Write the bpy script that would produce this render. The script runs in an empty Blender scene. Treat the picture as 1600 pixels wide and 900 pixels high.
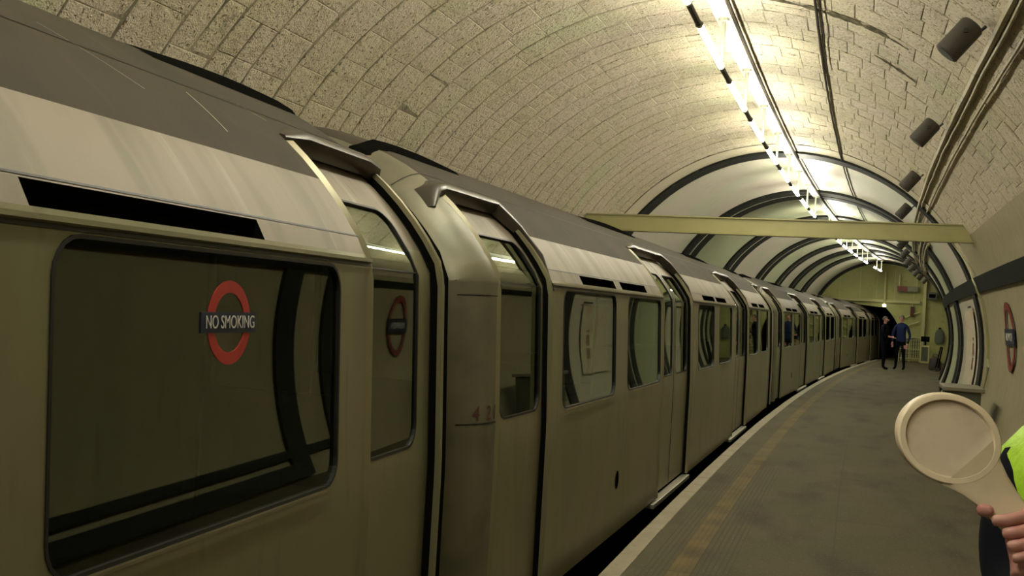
import bpy, bmesh, math, random
from mathutils import Vector, Matrix
C = bpy.context.scene.collection
sc = bpy.context.scene
rnd = random.Random(7)
PI = math.pi; R_ = math.radians

# ------------------------------------------------------------------ camera, world, exposure
CAMH = 1.6023
CF = Vector((-0.25777393, 0.96613321, 0.01179879)); CR = Vector((0.96470234, 0.25667293, 0.05889317)); CU = Vector((-0.05387022, -0.02656344, 0.99819456))
cd = bpy.data.cameras.new('camera'); cam = bpy.data.objects.new('camera', cd); C.objects.link(cam)
cd.sensor_width = 36; cd.lens = 1684.5 * 36 / 1600; cd.clip_start = .05; cd.clip_end = 200
cam.matrix_world = Matrix(((CR.x, CU.x, -CF.x, 0), (CR.y, CU.y, -CF.y, 0), (CR.z, CU.z, -CF.z, CAMH), (0, 0, 0, 1)))
sc.camera = cam
w = bpy.data.worlds.new('world'); sc.world = w; w.use_nodes = True
w.node_tree.nodes['Background'].inputs[0].default_value = (.0, .0, .0, 1)
w.node_tree.nodes['Background'].inputs[1].default_value = 0
sc.view_settings.view_transform = 'Standard'; sc.view_settings.look = 'None'; sc.view_settings.gamma = 1
sc.view_settings.exposure = 0.0
TUBE_POWER = 88.0
LAMP_COL = (1.0, .965, .79)

# ------------------------------------------------------------------ station geometry: everything follows one curve
RAD = 347.05; CX = 345.698; YC = -7.6696          # u = 0 at the platform edge, s along the track
UC, ZC, TR = .07, 1.17, 3.1                        # tunnel centre and radius in the (u, z) section
def T(s, u, z):
    t = s / RAD; r = RAD - u
    return Vector((CX - r * math.cos(t), YC + r * math.sin(t), z))
def TA(s, deg, d=0.0):                             # point on the tunnel lining, d inward
    a = R_(deg); r = TR - d
    return T(s, UC + r * math.cos(a), ZC + r * math.sin(a))
def frame_s(s):                                    # rotation about z of the station direction at s
    return -s / RAD

# ------------------------------------------------------------------ helpers
def mat(name, col, rough=.6, metal=0.0, noise=None, bump=None, emit=None, emit_s=0, spec=.5, coat=0):
    m = bpy.data.materials.new(name); m.use_nodes = True
    nt = m.node_tree; b = nt.nodes['Principled BSDF']
    b.inputs['Base Color'].default_value = (*col, 1); b.inputs['Roughness'].default_value = rough
    b.inputs['Metallic'].default_value = metal; b.inputs['Specular IOR Level'].default_value = spec
    b.inputs['Coat Weight'].default_value = coat
    if emit: b.inputs['Emission Color'].default_value = (*emit, 1); b.inputs['Emission Strength'].default_value = emit_s
    geo = nt.nodes.new('ShaderNodeNewGeometry')
    if noise:                                       # list of (scale, colour, lo, hi, stretch)
        prev = b.inputs['Base Color'].default_value[:]
        last = None
        for (sc_, c2, lo, hi, st) in noise:
            mp = nt.nodes.new('ShaderNodeMapping'); mp.inputs['Scale'].default_value = st
            nt.links.new(geo.outputs['Position'], mp.inputs['Vector'])
            n = nt.nodes.new('ShaderNodeTexNoise'); n.inputs['Scale'].default_value = sc_; n.inputs['Detail'].default_value = 6
            nt.links.new(mp.outputs[0], n.inputs['Vector'])
            mr = nt.nodes.new('ShaderNodeMapRange'); mr.inputs['From Min'].default_value = lo; mr.inputs['From Max'].default_value = hi
            nt.links.new(n.outputs['Fac'], mr.inputs['Value'])
            mx = nt.nodes.new('ShaderNodeMix'); mx.data_type = 'RGBA'
            nt.links.new(mr.outputs['Result'], mx.inputs['Factor'])
            if last: nt.links.new(last, mx.inputs['A'])
            else: mx.inputs['A'].default_value = prev
            mx.inputs['B'].default_value = (*c2, 1)
            last = mx.outputs['Result']
        nt.links.new(last, b.inputs['Base Color'])
    if bump:                                        # list of (scale, distance, stretch)
        lastn = None
        for (sc_, dist, st) in bump:
            mp = nt.nodes.new('ShaderNodeMapping'); mp.inputs['Scale'].default_value = st
            nt.links.new(geo.outputs['Position'], mp.inputs['Vector'])
            n = nt.nodes.new('ShaderNodeTexNoise'); n.inputs['Scale'].default_value = sc_; n.inputs['Detail'].default_value = 5
            nt.links.new(mp.outputs[0], n.inputs['Vector'])
            bp = nt.nodes.new('ShaderNodeBump'); bp.inputs['Distance'].default_value = dist; bp.inputs['Strength'].default_value = 1
            nt.links.new(n.outputs['Fac'], bp.inputs['Height'])
            if lastn: nt.links.new(lastn, bp.inputs['Normal'])
            lastn = bp.outputs['Normal']
        nt.links.new(lastn, b.inputs['Normal'])
    return m

I3 = (1, 1, 1)
M = {}
M['brick'] = mat('painted_brick', (.57, .50, .335), .62, noise=[(1.1, (.60, .51, .39), .40, .62, I3), (.8, (.48, .52, .30), .56, .76, I3), (9, (.46, .40, .26), .50, .70, I3), (42, (.15, .12, .06), .60, .65, I3), (14, (.18, .145, .08), .69, .73, I3), (2.2, (.20, .17, .10), .70, .76, (1, 1, 1.6))], bump=[(26, .022, I3), (90, .014, I3)])
M['mortar'] = mat('old_mortar', (.17, .145, .09), .9, noise=[(3, (.33, .285, .19), .45, .58, I3), (7, (.10, .08, .05), .58, .70, I3)], bump=[(40, .01, I3)])
M['plaster'] = mat('cream_wall_paint', (.33, .295, .175), .5, noise=[(1.2, (.36, .31, .20), .4, .65, I3), (5, (.27, .24, .14), .55, .8, I3)], bump=[(6, .01, I3)])
M['rimpaint'] = mat('cream_rim_plaster', (.58, .52, .36), .5, noise=[(4, (.54, .48, .36), .4, .65, I3)], bump=[(9, .012, I3)])
M['panel'] = mat('cream_lining_panel', (.62, .55, .46), .35, noise=[(.7, (.56, .56, .42), .42, .6, I3), (6, (.50, .43, .34), .6, .8, I3)], bump=[(2.5, .012, (1, .6, 1))])
M['panel_green'] = mat('pale_green_lining_panel', (.52, .55, .36), .35, noise=[(.8, (.60, .56, .42), .5, .7, I3)], bump=[(2.5, .012, (1, .6, 1))])
M['black'] = mat('black_glazed_band', (.012, .013, .010), .5, spec=.2, noise=[(8, (.06, .065, .05), .6, .75, I3)])
M['dado'] = mat('dark_green_dado_paint', (.009, .011, .008), .6, spec=.1, noise=[(5, (.018, .021, .015), .6, .8, I3)])
M['headwall'] = mat('yellow_green_wall_paint', (.46, .46, .17), .6, noise=[(1.5, (.40, .42, .16), .4, .65, I3), (6, (.30, .30, .12), .6, .8, I3)])
M['headpaint'] = mat('yellow_green_gloss_paint', (.55, .53, .24), .4)
M['beam'] = mat('olive_yellow_beam_paint', (.43, .405, .19), .42, noise=[(3, (.39, .365, .165), .5, .7, I3)])
M['void'] = mat('matte_black', (.006, .006, .005), .95, spec=.0)  # plain matte black, shared by black parts and the painted car-gap shade
M['trackbed'] = mat('dirty_trackbed', (.02, .018, .014), .95, bump=[(30, .03, I3)])
M['soot'] = mat('crumbled_sooty_joint', (.07, .06, .035), .95, spec=.1, noise=[(14, (.16, .135, .08), .45, .6, I3)], bump=[(40, .01, I3)])
M['rail'] = mat('rail_steel', (.12, .10, .08), .4, .8)
M['alu'] = mat('weathered_aluminium', (.305, .275, .175), .38, .5, noise=[(1.3, (.27, .265, .155), .42, .62, I3), (3.5, (.25, .22, .135), .5, .75, (1, 1, .25)), (16, (.22, .19, .12), .60, .78, (1, 1, .12))], bump=[(1.6, .004, I3)])
M['alu_top'] = mat('streaked_cream_roof_cove', (.225, .185, .132), .5, .15, noise=[(5, (.165, .14, .095), .50, .62, (.15, 1, .15)), (12, (.29, .255, .195), .60, .72, (.1, 1, .1)), (26, (.15, .13, .09), .66, .74, (.15, 1, .15))])
M['roof'] = mat('grey_brown_roof_paint', (.062, .051, .036), .75, .0, spec=.18, noise=[(2, (.047, .043, .028), .45, .65, I3), (9, (.075, .063, .047), .6, .75, (.3, 1, .3))])
M['hood'] = mat('grey_gloss_gutter', (.055, .047, .035), .28, .1)
M['rubber'] = mat('black_rubber', (.010, .010, .008), .45)
M['alu_light'] = mat('bright_aluminium_trim', (.55, .51, .40), .35, .6)
M['end_metal'] = mat('dull_grey_green_end_metal', (.19, .175, .118), .42, .4, noise=[(4, (.14, .14, .095), .45, .65, I3), (9, (.19, .17, .12), .55, .7, I3)])
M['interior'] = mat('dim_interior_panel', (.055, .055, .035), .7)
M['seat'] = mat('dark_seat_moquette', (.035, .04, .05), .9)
M['platform'] = mat('worn_platform_asphalt', (.105, .088, .050), .8, spec=.2, noise=[(1.0, (.090, .083, .044), .42, .6, I3), (2.2, (.058, .048, .03), .50, .72, (1, .35, 1)), (45, (.15, .125, .085), .56, .72, I3)], bump=[(120, .003, I3)])
M['coping'] = mat('worn_cream_coping', (.29, .245, .155), .6, noise=[(4, (.24, .20, .12), .45, .7, I3), (30, (.15, .125, .075), .6, .75, I3)])
M['white'] = mat('white_enamel', (.62, .60, .50), .4)
M['stem'] = mat('greenish_white_conduit', (.42, .43, .33), .45)
M['dark_metal'] = mat('dark_grey_metal', (.035, .033, .028), .45, .3)
M['spk'] = mat('grey_brown_speaker_case', (.06, .052, .043), .6)
M['conduit'] = mat('grimy_conduit', (.40, .35, .23), .55, noise=[(9, (.20, .17, .10), .55, .7, I3)])
M['cable'] = mat('brown_cable', (.028, .02, .014), .8, spec=.15)
M['green_cable'] = mat('yellow_green_cable', (.36, .36, .18), .45)
M['red'] = mat('signal_red', (.42, .03, .018), .5)
M['dimred'] = mat('dull_red_enamel', (.20, .03, .022), .5)
M['blue'] = mat('navy_blue_enamel', (.018, .022, .05), .4)
M['letter'] = mat('off_white_lettering', (.62, .60, .55), .5)
M['rust'] = mat('faded_red_brown_paint', (.10, .03, .022), .7)
M['boxgreen'] = mat('dull_green_box_paint', (.085, .09, .06), .6, noise=[(6, (.12, .12, .08), .5, .7, I3)])
M['boxtop'] = mat('dusty_box_lid', (.22, .20, .14), .6)
M['poster'] = mat('cream_poster_paper', (.56, .50, .36), .6, noise=[(3, (.56, .33, .22), .55, .75, (1, .6, 1))])
M['skin'] = mat('skin', (.60, .31, .26), .5, noise=[(40, (.54, .23, .20), .45, .65, I3)])
M['navy'] = mat('navy_cloth', (.005, .006, .010), .95, spec=.08)
M['bluejkt'] = mat('blue_jacket', (.018, .028, .085), .9, spec=.1)
M['hiviz'] = mat('lime_hi_vis_fabric', (.42, .72, .03), .6, bump=[(9, .02, I3)])
M['reflective'] = mat('grey_reflective_tape', (.42, .44, .42), .35)
M['bat'] = mat('cream_painted_bat', (.78, .66, .48), .42, noise=[(9, (.68, .57, .40), .5, .75, I3)])
M['batface'] = mat('scuffed_bat_face', (.68, .57, .44), .5, noise=[(9, (.76, .66, .52), .52, .66, I3), (25, (.58, .49, .37), .55, .8, I3)])
M['hair'] = mat('grey_brown_hair', (.09, .075, .06), .8)
M['tube'] = mat('fluorescent_tube_glow', (.9, .9, .8), .4, emit=LAMP_COL, emit_s=TUBE_POWER)
M['bulb'] = mat('lit_bulb', (.9, .9, .8), .4, emit=(1, .95, .8), emit_s=8)
M['grey'] = mat('grey_case', (.10, .10, .08), .5)
M['screen'] = mat('green_grey_sign_face', (.22, .24, .13), .5)
M['coat'] = mat('grey_green_cloth', (.13, .15, .11), .8)
M['clutter'] = mat('dark_canvas', (.05, .04, .035), .8)
def glass_mat():
    m = bpy.data.materials.new('window_glass'); m.use_nodes = True; nt = m.node_tree; nt.nodes.clear()
    out = nt.nodes.new('ShaderNodeOutputMaterial'); mx = nt.nodes.new('ShaderNodeMixShader')
    tr = nt.nodes.new('ShaderNodeBsdfTransparent'); tr.inputs[0].default_value = (.55, .58, .5, 1)
    gl = nt.nodes.new('ShaderNodeBsdfGlossy'); gl.inputs['Roughness'].default_value = .015
    gl.inputs['Color'].default_value = (.86, .92, .74, 1)
    fr = nt.nodes.new('ShaderNodeFresnel'); fr.inputs['IOR'].default_value = 2.1
    nt.links.new(fr.outputs[0], mx.inputs[0]); nt.links.new(tr.outputs[0], mx.inputs[1]); nt.links.new(gl.outputs[0], mx.inputs[2])
    nt.links.new(mx.outputs[0], out.inputs[0]); return m
M['glass'] = glass_mat()

def setp(o, label=None, cat=None, group=None, kind=None):
    if label: o['label'] = label
    if cat: o['category'] = cat
    if group: o['group'] = group
    if kind: o['kind'] = kind
    return o
class MB:
    """collects polygons for ONE mesh object"""
    def __init__(self): self.v = []; self.f = []; self.m = []; self.mi = 0
    def add(self, vs, fs):
        n = len(self.v); self.v += [tuple(x) for x in vs]
        for f in fs: self.f.append(tuple(n + i for i in f)); self.m.append(self.mi)
    def quad(self, a, b, c, d): self.add((a, b, c, d), ((0, 1, 2, 3),))
    def box(self, lo, hi, fn=None):
        x0, y0, z0 = lo; x1, y1, z1 = hi
        vs = [(x0, y0, z0), (x1, y0, z0), (x1, y1, z0), (x0, y1, z0), (x0, y0, z1), (x1, y0, z1), (x1, y1, z1), (x0, y1, z1)]
        if fn: vs = [fn(*p) for p in vs]
        self.add(vs, ((0, 3, 2, 1), (4, 5, 6, 7), (0, 1, 5, 4), (1, 2, 6, 5), (2, 3, 7, 6), (3, 0, 4, 7)))
    def tube(self, pts, r, n=8, cap=True):
        pts = [Vector(p) for p in pts]; rs = r if isinstance(r, (list, tuple)) else [r] * len(pts)
        up = None; rings = []
        for i, p in enumerate(pts):
            d = (pts[min(i + 1, len(pts) - 1)] - pts[max(i - 1, 0)]).normalized()
            if up is None:
                up = d.cross(Vector((0, 0, 1)))
                if up.length < .1: up = d.cross(Vector((1, 0, 0)))
            up = (up - d * up.dot(d)).normalized(); w_ = d.cross(up)
            rings.append([p + (up * math.cos(2 * PI * k / n) + w_ * math.sin(2 * PI * k / n)) * rs[i] for k in range(n)])
        vs = [q for rg in rings for q in rg]; fs = []
        for i in range(len(pts) - 1):
            for k in range(n):
                a = i * n + k; b = i * n + (k + 1) % n; fs.append((a, b, b + n, a + n))
        if cap: fs.append(tuple(range(n - 1, -1, -1))); fs.append(tuple((len(pts) - 1) * n + k for k in range(n)))
        self.add(vs, fs)
    def build(self, name, mats, parent=None, smooth=False, merge=False, bevel=0, shade_deg=40):
        me = bpy.data.meshes.new(name)
        me.from_pydata(self.v, [], self.f)
        if not isinstance(mats, (list, tuple)): mats = [mats]
        for m_ in mats: me.materials.append(m_)
        me.polygons.foreach_set('material_index', self.m)
        if merge or bevel or smooth:
            bm = bmesh.new(); bm.from_mesh(me)
            bmesh.ops.remove_doubles(bm, verts=bm.verts, dist=1e-5)
            if bevel:
                bmesh.ops.bevel(bm, geom=[e for e in bm.edges if len(e.link_faces) == 2 and e.calc_face_angle(0) > .5], offset=bevel, segments=2, affect='EDGES', profile=.5)
            bmesh.ops.recalc_face_normals(bm, faces=bm.faces) if bevel else None
            bm.to_mesh(me); bm.free()
        if smooth:
            me.polygons.foreach_set('use_smooth', [True] * len(me.polygons))
            try: me.set_sharp_from_angle(angle=R_(shade_deg))
            except Exception: pass
        me.update()
        o = bpy.data.objects.new(name, me); C.objects.link(o)
        if parent: o.parent = parent
        return o
def empty(name, loc, rz=0, **k):
    o = bpy.data.objects.new(name, None); C.objects.link(o); o.location = loc; o.rotation_euler = (0, 0, rz); o.empty_display_size = .1
    return setp(o, **k)
def copy_tree(o, parent=None):
    c = o.copy(); C.objects.link(c)
    if parent: c.parent = parent
    for ch in kids.get(o.name, [x for x in bpy.data.objects if x.parent == o]): copy_tree(ch, c)
    return c
kids = {}
def dup(o, loc, rz=None, label=None):
    c = copy_tree(o); c.location = loc
    if rz is not None: c.rotation_euler = (0, 0, rz)
    if label: c['label'] = label
    return c
def text_part(name, body, size, m, parent, matrix, depth=.001, squash=1.0):
    cu = bpy.data.curves.new(name, 'FONT'); cu.body = body; cu.size = size; cu.extrude = depth; cu.align_x = 'CENTER'; cu.align_y = 'CENTER'
    o = bpy.data.objects.new(name, cu); C.objects.link(o)
    bpy.context.view_layer.update()
    me = bpy.data.meshes.new_from_object(o.evaluated_get(bpy.context.evaluated_depsgraph_get()))
    bpy.data.objects.remove(o)
    me.transform(matrix @ Matrix.Diagonal((squash, 1, 1, 1))); me.materials.clear(); me.materials.append(m)
    t = bpy.data.objects.new(name, me); C.objects.link(t)
    if parent: t.parent = parent
    return t

# ------------------------------------------------------------------ structure: tunnel shell
S0, S1 = -6.0, 57.8
RING1 = 25.6
def strip_shell(mb, s0, s1, a0, a1, d=0.0, ds=.8, da=4.0):
    ns = max(1, round((s1 - s0) / ds)); na = max(1, round((a1 - a0) / da))
    for i in range(ns):
        for j in range(na):
            sa, sb = s0 + (s1 - s0) * i / ns, s0 + (s1 - s0) * (i + 1) / ns
            aa, ab = a0 + (a1 - a0) * j / na, a0 + (a1 - a0) * (j + 1) / na
            mb.quad(TA(sa, aa, d), TA(sa, ab, d), TA(sb, ab, d), TA(sb, aa, d))
def thick_band(mb, s0, s1, a0, a1, d0, d1, da=3.0, ds=.8):
    """solid slab lying on the lining between depths d0 (outer) and d1 (inner)"""
    na = max(1, round((a1 - a0) / da)); ns = max(1, round((s1 - s0) / ds))
    for i in range(ns):
        sa, sb = s0 + (s1 - s0) * i / ns, s0 + (s1 - s0) * (i + 1) / ns
        for j in range(na):
            aa, ab = a0 + (a1 - a0) * j / na, a0 + (a1 - a0) * (j + 1) / na
            mb.quad(TA(sa, aa, d1), TA(sa, ab, d1), TA(sb, ab, d1), TA(sb, aa, d1))
            if i == 0: mb.quad(TA(sa, aa, d0), TA(sa, ab, d0), TA(sa, ab, d1), TA(sa, aa, d1))
            if i == ns - 1: mb.quad(TA(sb, aa, d1), TA(sb, ab, d1), TA(sb, ab, d0), TA(sb, aa, d0))
            if j == 0: mb.quad(TA(sa, aa, d0), TA(sa, aa, d1), TA(sb, aa, d1), TA(sb, aa, d0))
            if j == na - 1: mb.quad(TA(sa, ab, d0), TA(sb, ab, d0), TA(sb, ab, d1), TA(sa, ab, d1))

BR_A0, BR_A1 = 29.0, 176.0
BR_S0, BR_S1 = 4.6, 24.9
mb = MB(); strip_shell(mb, S0, BR_S1, 22, 180, 0, da=2)
ceiling = setp(mb.build('ceiling', M['mortar'], smooth=True), kind='structure')
mb = MB(); strip_shell(mb, S0, BR_S1, -22.2, 31.8, .014); strip_shell(mb, BR_S1, RING1, -22.2, 22.3, .014)
setp(mb.build('wall_right', M['plaster'], smooth=True), kind='structure')
mb = MB(); strip_shell(mb, 24.77, RING1, 22.3, 176, .015, da=2)
setp(mb.build('ceiling_rim', M['rimpaint'], smooth=True), kind='structure')
mb = MB(); strip_shell(mb, S0, S1, 176, 224, .01)
setp(mb.build('wall_left', M['plaster'], smooth=True), kind='structure')
# near end closing wall, behind the camera
mb = MB(); mb.add([TA(S0, a) for a in range(-24, 206, 6)], (tuple(range(39)),) if len(range(-24, 206, 6)) == 39 else ())
setp(mb.build('wall_front', M['headwall']), kind='structure')

# bricks: blocks in rings round the barrel, .42 m along the tunnel
def block_mesh(wd, ln, hh, i):
    mb = MB(); a, b = ln / 2 - .009, wd / 2 - .0015; e = .010; ec = .0035; jj = lambda s_=.004: rnd.uniform(-s_, s_)
    base = [(-a, -b, 0), (a, -b, 0), (a, b, 0), (-a, b, 0)]
    mid = [(x, y, hh - .004) for x, y, _ in base]
    top = [(x - math.copysign(e + abs(jj()), x), y - math.copysign(ec + abs(jj(.003)), y), hh + jj(.0025)) for x, y, _ in base]
    mb.add(base + mid + top, [(i_, (i_ + 1) % 4, 4 + (i_ + 1) % 4, 4 + i_) for i_ in range(4)] + [(4 + i_, 4 + (i_ + 1) % 4, 8 + (i_ + 1) % 4, 8 + i_) for i_ in range(4)] + [(8, 9, 10, 11)])
    return mb
WIDTHS = [.19, .225, .27, .33, .40]
variants = {}
for wi, wd in enumerate(WIDTHS):
    for half in (0, 1):
        for k in range(3):
            m0 = block_mesh(wd, .418 if not half else .207, .0095 + rnd.uniform(-.0015, .002), k)
            me = bpy.data.meshes.new('brick'); me.from_pydata(m0.v, [], m0.f); me.materials.append(M['brick'])
            variants[(wi, half, k)] = (me, m0)
def block_matrix(s, deg, sink, tilt):
    a = R_(deg); p = TA(s, deg, sink)
    t = s / RAD
    ax = Vector((math.sin(t), math.cos(t), 0)); ur = Vector((math.cos(t), -math.sin(t), 0))
    inward = -(ur * math.cos(a) + Vector((0, 0, 1)) * math.sin(a))
    cir = inward.cross(ax)
    m = Matrix((ax, cir, inward)).transposed()
    m = m @ Matrix.Rotation(tilt[0], 3, 'X') @ Matrix.Rotation(tilt[1], 3, 'Y')
    m = m.to_4x4(); m.translation = p
    return m
blocks = []
ring_s = BR_S0; ri = 0
while ring_s < BR_S1 - .3:
    ang = BR_A0 + rnd.uniform(0, 3)
    lo = BR_A0
    shift = rnd.uniform(-.004, .004)
    while ang < BR_A1:
        wi = rnd.choice([0, 2, 2, 3, 3, 4, 4]) if ring_s < 17 else rnd.choice([0, 0, 1, 1, 2])
        wd = WIDTHS[wi]; da = math.degrees(wd / TR)
        c = ang + da / 2
        r0 = rnd.random()
        sink = rnd.uniform(-.0008, .001) + (.003 if rnd.random() < .04 else 0)
        if r0 < .05:
            for h in (-1, 1): blocks.append((ring_s + .21 + h * .105 + shift, c, wi, 1, rnd.randrange(3), -sink, (rnd.gauss(0, .005), rnd.gauss(0, .005))))
        elif r0 > .012 * 0 + .0: blocks.append((ring_s + .21 + shift, c, wi, 0, rnd.randrange(3), -sink, (rnd.gauss(0, .002), rnd.gauss(0, .0015))))
        ang += da
    ring_s += .42; ri += 1
def seen_size(b):
    p = TA(b[0], b[1]) - Vector((0, 0, CAMH)); z = p.dot(CF)
    if z < .5: return 0
    x = 800 + 1684 * p.dot(CR) / z; y = 450 - 1684 * p.dot(CU) / z
    if not (-10 < x < 1610 and -10 < y < 910): return 0
    if b[1] > 147.5 + .3 * 0: return 0
    # foreshortening: inward normal against the view ray
    a = R_(b[1]); nrm = Vector((math.cos(a), 0, math.sin(a)))
    area = WIDTHS[b[2]] * (.42 if not b[3] else .21) * abs(p.normalized().dot(nrm))
    return area / (p.length ** 2)
blocks.sort(key=seen_size, reverse=True)
for b in blocks[:300]:
    o = bpy.data.objects.new('brick', variants[(b[2], b[3], b[4])][0]); C.objects.link(o)
    o.matrix_world = block_matrix(b[0], b[1], b[5], b[6]); o.parent = ceiling
mb = MB()
for b in blocks[300:]:
    m4 = block_matrix(b[0], b[1], b[5], b[6]); m0 = variants[(b[2], b[3], b[4])][1]
    mb.add([m4 @ Vector(v) for v in m0.v], m0.f)
setp(mb.build('bricks', M['brick'], ceiling), kind='stuff', label='smaller and more distant painted bricks of the vault')

def grime(s_a, pts, wmax, seed):
    r = random.Random(seed); mb = MB(); n = 26; prev_ = None
    for i in range(n + 1):
        f = i / n; k = f * (len(pts) - 1); j = min(int(k), len(pts) - 2); t_ = k - j
        s_ = pts[j][0] + (pts[j + 1][0] - pts[j][0]) * t_; dg = pts[j][1] + (pts[j + 1][1] - pts[j][1]) * t_
        w_ = wmax * (.25 + r.random()) * math.sin(PI * min(.97, max(.04, f))) + .004
        q = [TA(s_ - w_, dg, .0125), TA(s_ - w_ * .3, dg + .1, .017), TA(s_ + w_ * .7, dg, .0125)]
        if prev_:
            for a_ in range(2): mb.quad(prev_[a_], q[a_], q[a_ + 1], prev_[a_ + 1])
        prev_ = q
    mb.build('soot_streak', M['soot'], ceiling)
grime(0, [(16.80, 84), (16.85, 72), (16.85, 64), (16.9, 58.5)], .085, 3)
grime(0, [(17.66, 64), (17.75, 60.5), (17.85, 56)], .06, 4)
# black ring bands and lining panels beyond the brick part
def bands(mb, s, w_=.22, d0=0, d1=.05): thick_band(mb, s, s + w_, -22, 180, d0, d1, 3)
tn = 1
pairs = [(30.86, 32.1, .5), (36.45, 37.8, .5), (42.0, 43.3, .5), (46.1, 47.1, .36), (49.35, 50.4, .36), (52.5, 53.5, .34)]
mb = MB(); bands(mb, RING1 - .16, .52)
setp(mb.build('trim_1', M['black'], smooth=True, shade_deg=30), kind='structure')
tn = 2
prev = RING1 + .31
for i, (a, b, wd) in enumerate(pairs + [(57.5, 57.78, .0)]):
    mb = MB(); strip_shell(mb, prev, a, -22.2, 180, .0, ds=.6, da=3)
    o = setp(mb.build('ceiling_panel', M['panel'] if i % 2 == 0 else M['panel_green'], smooth=True), kind='structure')
    if wd:
        wd = (b + .1 - a) * .42 / .85
        mb = MB(); bands(mb, a, wd * .85); bands(mb, b - wd * .85 + .1, wd * .85)
        setp(mb.build('trim_%d' % tn, M['black'], smooth=True, shade_deg=30), kind='structure'); tn += 1
        mb = MB(); thick_band(mb, a + wd * .85, b - wd * .85 + .1, -22, 180, 0, .035, 3)
        setp(mb.build('trim_%d' % tn, M['stem'], smooth=True, shade_deg=30), kind='structure'); tn += 1
        prev = b + .1
    else:
        mb = MB(); thick_band(mb, 57.35, 57.8, -22, 180, 0, .09, 3)
        setp(mb.build('trim_%d' % tn, M['black'], smooth=True, shade_deg=30), kind='structure'); tn += 1
# dado stripe along the right wall, skirting, and the painted portal bands near the camera
mb = MB(); thick_band(mb, S0, 57.3, 18.0, 22.2, 0, .058, 2.1, .8)
setp(mb.build('trim_%d' % tn, M['dado']), kind='structure'); tn += 1
mb = MB()
thick_band(mb, 17.55, 18.0, -19, 18, 0, .05, 3)
thick_band(mb, 18.75, 19.05, -19, 18, 0, .05, 3)
thick_band(mb, S0, 18.0, -21.8, -19, 0, .05, 1.5)
thick_band(mb, S0, 18.9, -16.2, -17.8, .05, .05, 1.5)
setp(mb.build('trim_%d' % tn, M['black'], smooth=True, shade_deg=30), kind='structure'); tn += 1

# headwall with the running tunnel mouth
HW = S1; MU, MZ, MR = -1.35, .55, 2.32
mb = MB()
zs = [-1.1 + i * .12 for i in range(46)]
def wall_lim(z, side):
    q = (TR + .02) ** 2 - (z - ZC) ** 2
    return UC + side * math.sqrt(max(q, 0))
def mouth_lim(z):
    if z > 2.37: return 0
    q = MR ** 2 - (z - MZ) ** 2
    return math.sqrt(q) if q > 0 else 0
for za, zb in zip(zs[:-1], zs[1:]):
    if zb > ZC + TR + .02: zb = ZC + TR
    if za >= zb: break
    ma, m_b = mouth_lim(za), mouth_lim(zb)
    for th in (0, .25):
        pass
    if ma == 0 and m_b == 0:
        mb.quad(T(HW, wall_lim(za, -1), za), T(HW, wall_lim(za, 1), za), T(HW, wall_lim(zb, 1), zb), T(HW, wall_lim(zb, -1), zb))
    else:
        mb.quad(T(HW, MU + ma, za), T(HW, wall_lim(za, 1), za), T(HW, wall_lim(zb, 1), zb), T(HW, MU + m_b, zb))
        la, lb = wall_lim(za, -1), wall_lim(zb, -1)
        if MU - ma > la or MU - m_b > lb:
            mb.quad(T(HW, la, za), T(HW, max(la, MU - ma), za), T(HW, max(lb, MU - m_b), zb), T(HW, lb, zb))
setp(mb.build('wall_back', M['headwall']), kind='structure')
mb = MB()
for i in range(20):
    sa, sb = HW + i, HW + i + 1
    for k in range(24):
        a0, a1 = 2 * PI * k / 24, 2 * PI * (k + 1) / 24
        f = lambda s, a: T(s, MU + (MR + .03) * math.cos(a), MZ + (MR + .03) * math.sin(a))
        mb.quad(f(sa, a0), f(sa, a1), f(sb, a1), f(sb, a0))
mb.add([T(HW + 20, MU + MR * math.cos(2 * PI * k / 24), MZ + MR * math.sin(2 * PI * k / 24)) for k in range(24)], (tuple(range(24)),))
setp(mb.build('wall_tunnel', M['void'], smooth=True), kind='structure')
# joint strips on the headwall (board joints)
mb = MB()
for u in (-1.75, -.9, -.2, .55, 1.35): mb.box((u - .012, 0, 2.55), (u + .012, 1, 3.6 if abs(u) > 1 else 3.95), lambda x, y, z: T(HW - .01 + .012 * y, x, z))
setp(mb.build('trim_%d' % tn, M['headpaint']), kind='structure'); tn += 1

# track bed and rails
mb = MB()
for i in range(80):
    sa, sb = S0 + i, S0 + i + 1
    mb.quad(T(sa, -3.2, -.95), T(sa, .02, -.95), T(sb, .02, -.95), T(sb, -3.2, -.95))
setp(mb.build('floor_trackbed', M['trackbed']), kind='structure')
for u in (-2.15, -.72, -1.43, -2.6):
    mb = MB()
    for i in range(36):
        sa, sb = S0 + 2 * i, S0 + 2 * i + 2
        mb.box((u - .035, sa, -.95), (u + .035, sb, -.80), lambda x, y, z: T(y, x, z))
    setp(mb.build('rail', M['rail']), label={-2.15: 'far running rail beneath the tube train', -.72: 'running rail beneath the train nearest the platform', -1.43: 'centre conductor rail beneath the tube train', -2.6: 'outer conductor rail by the left tunnel wall'}[u], cat='rail')

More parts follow.
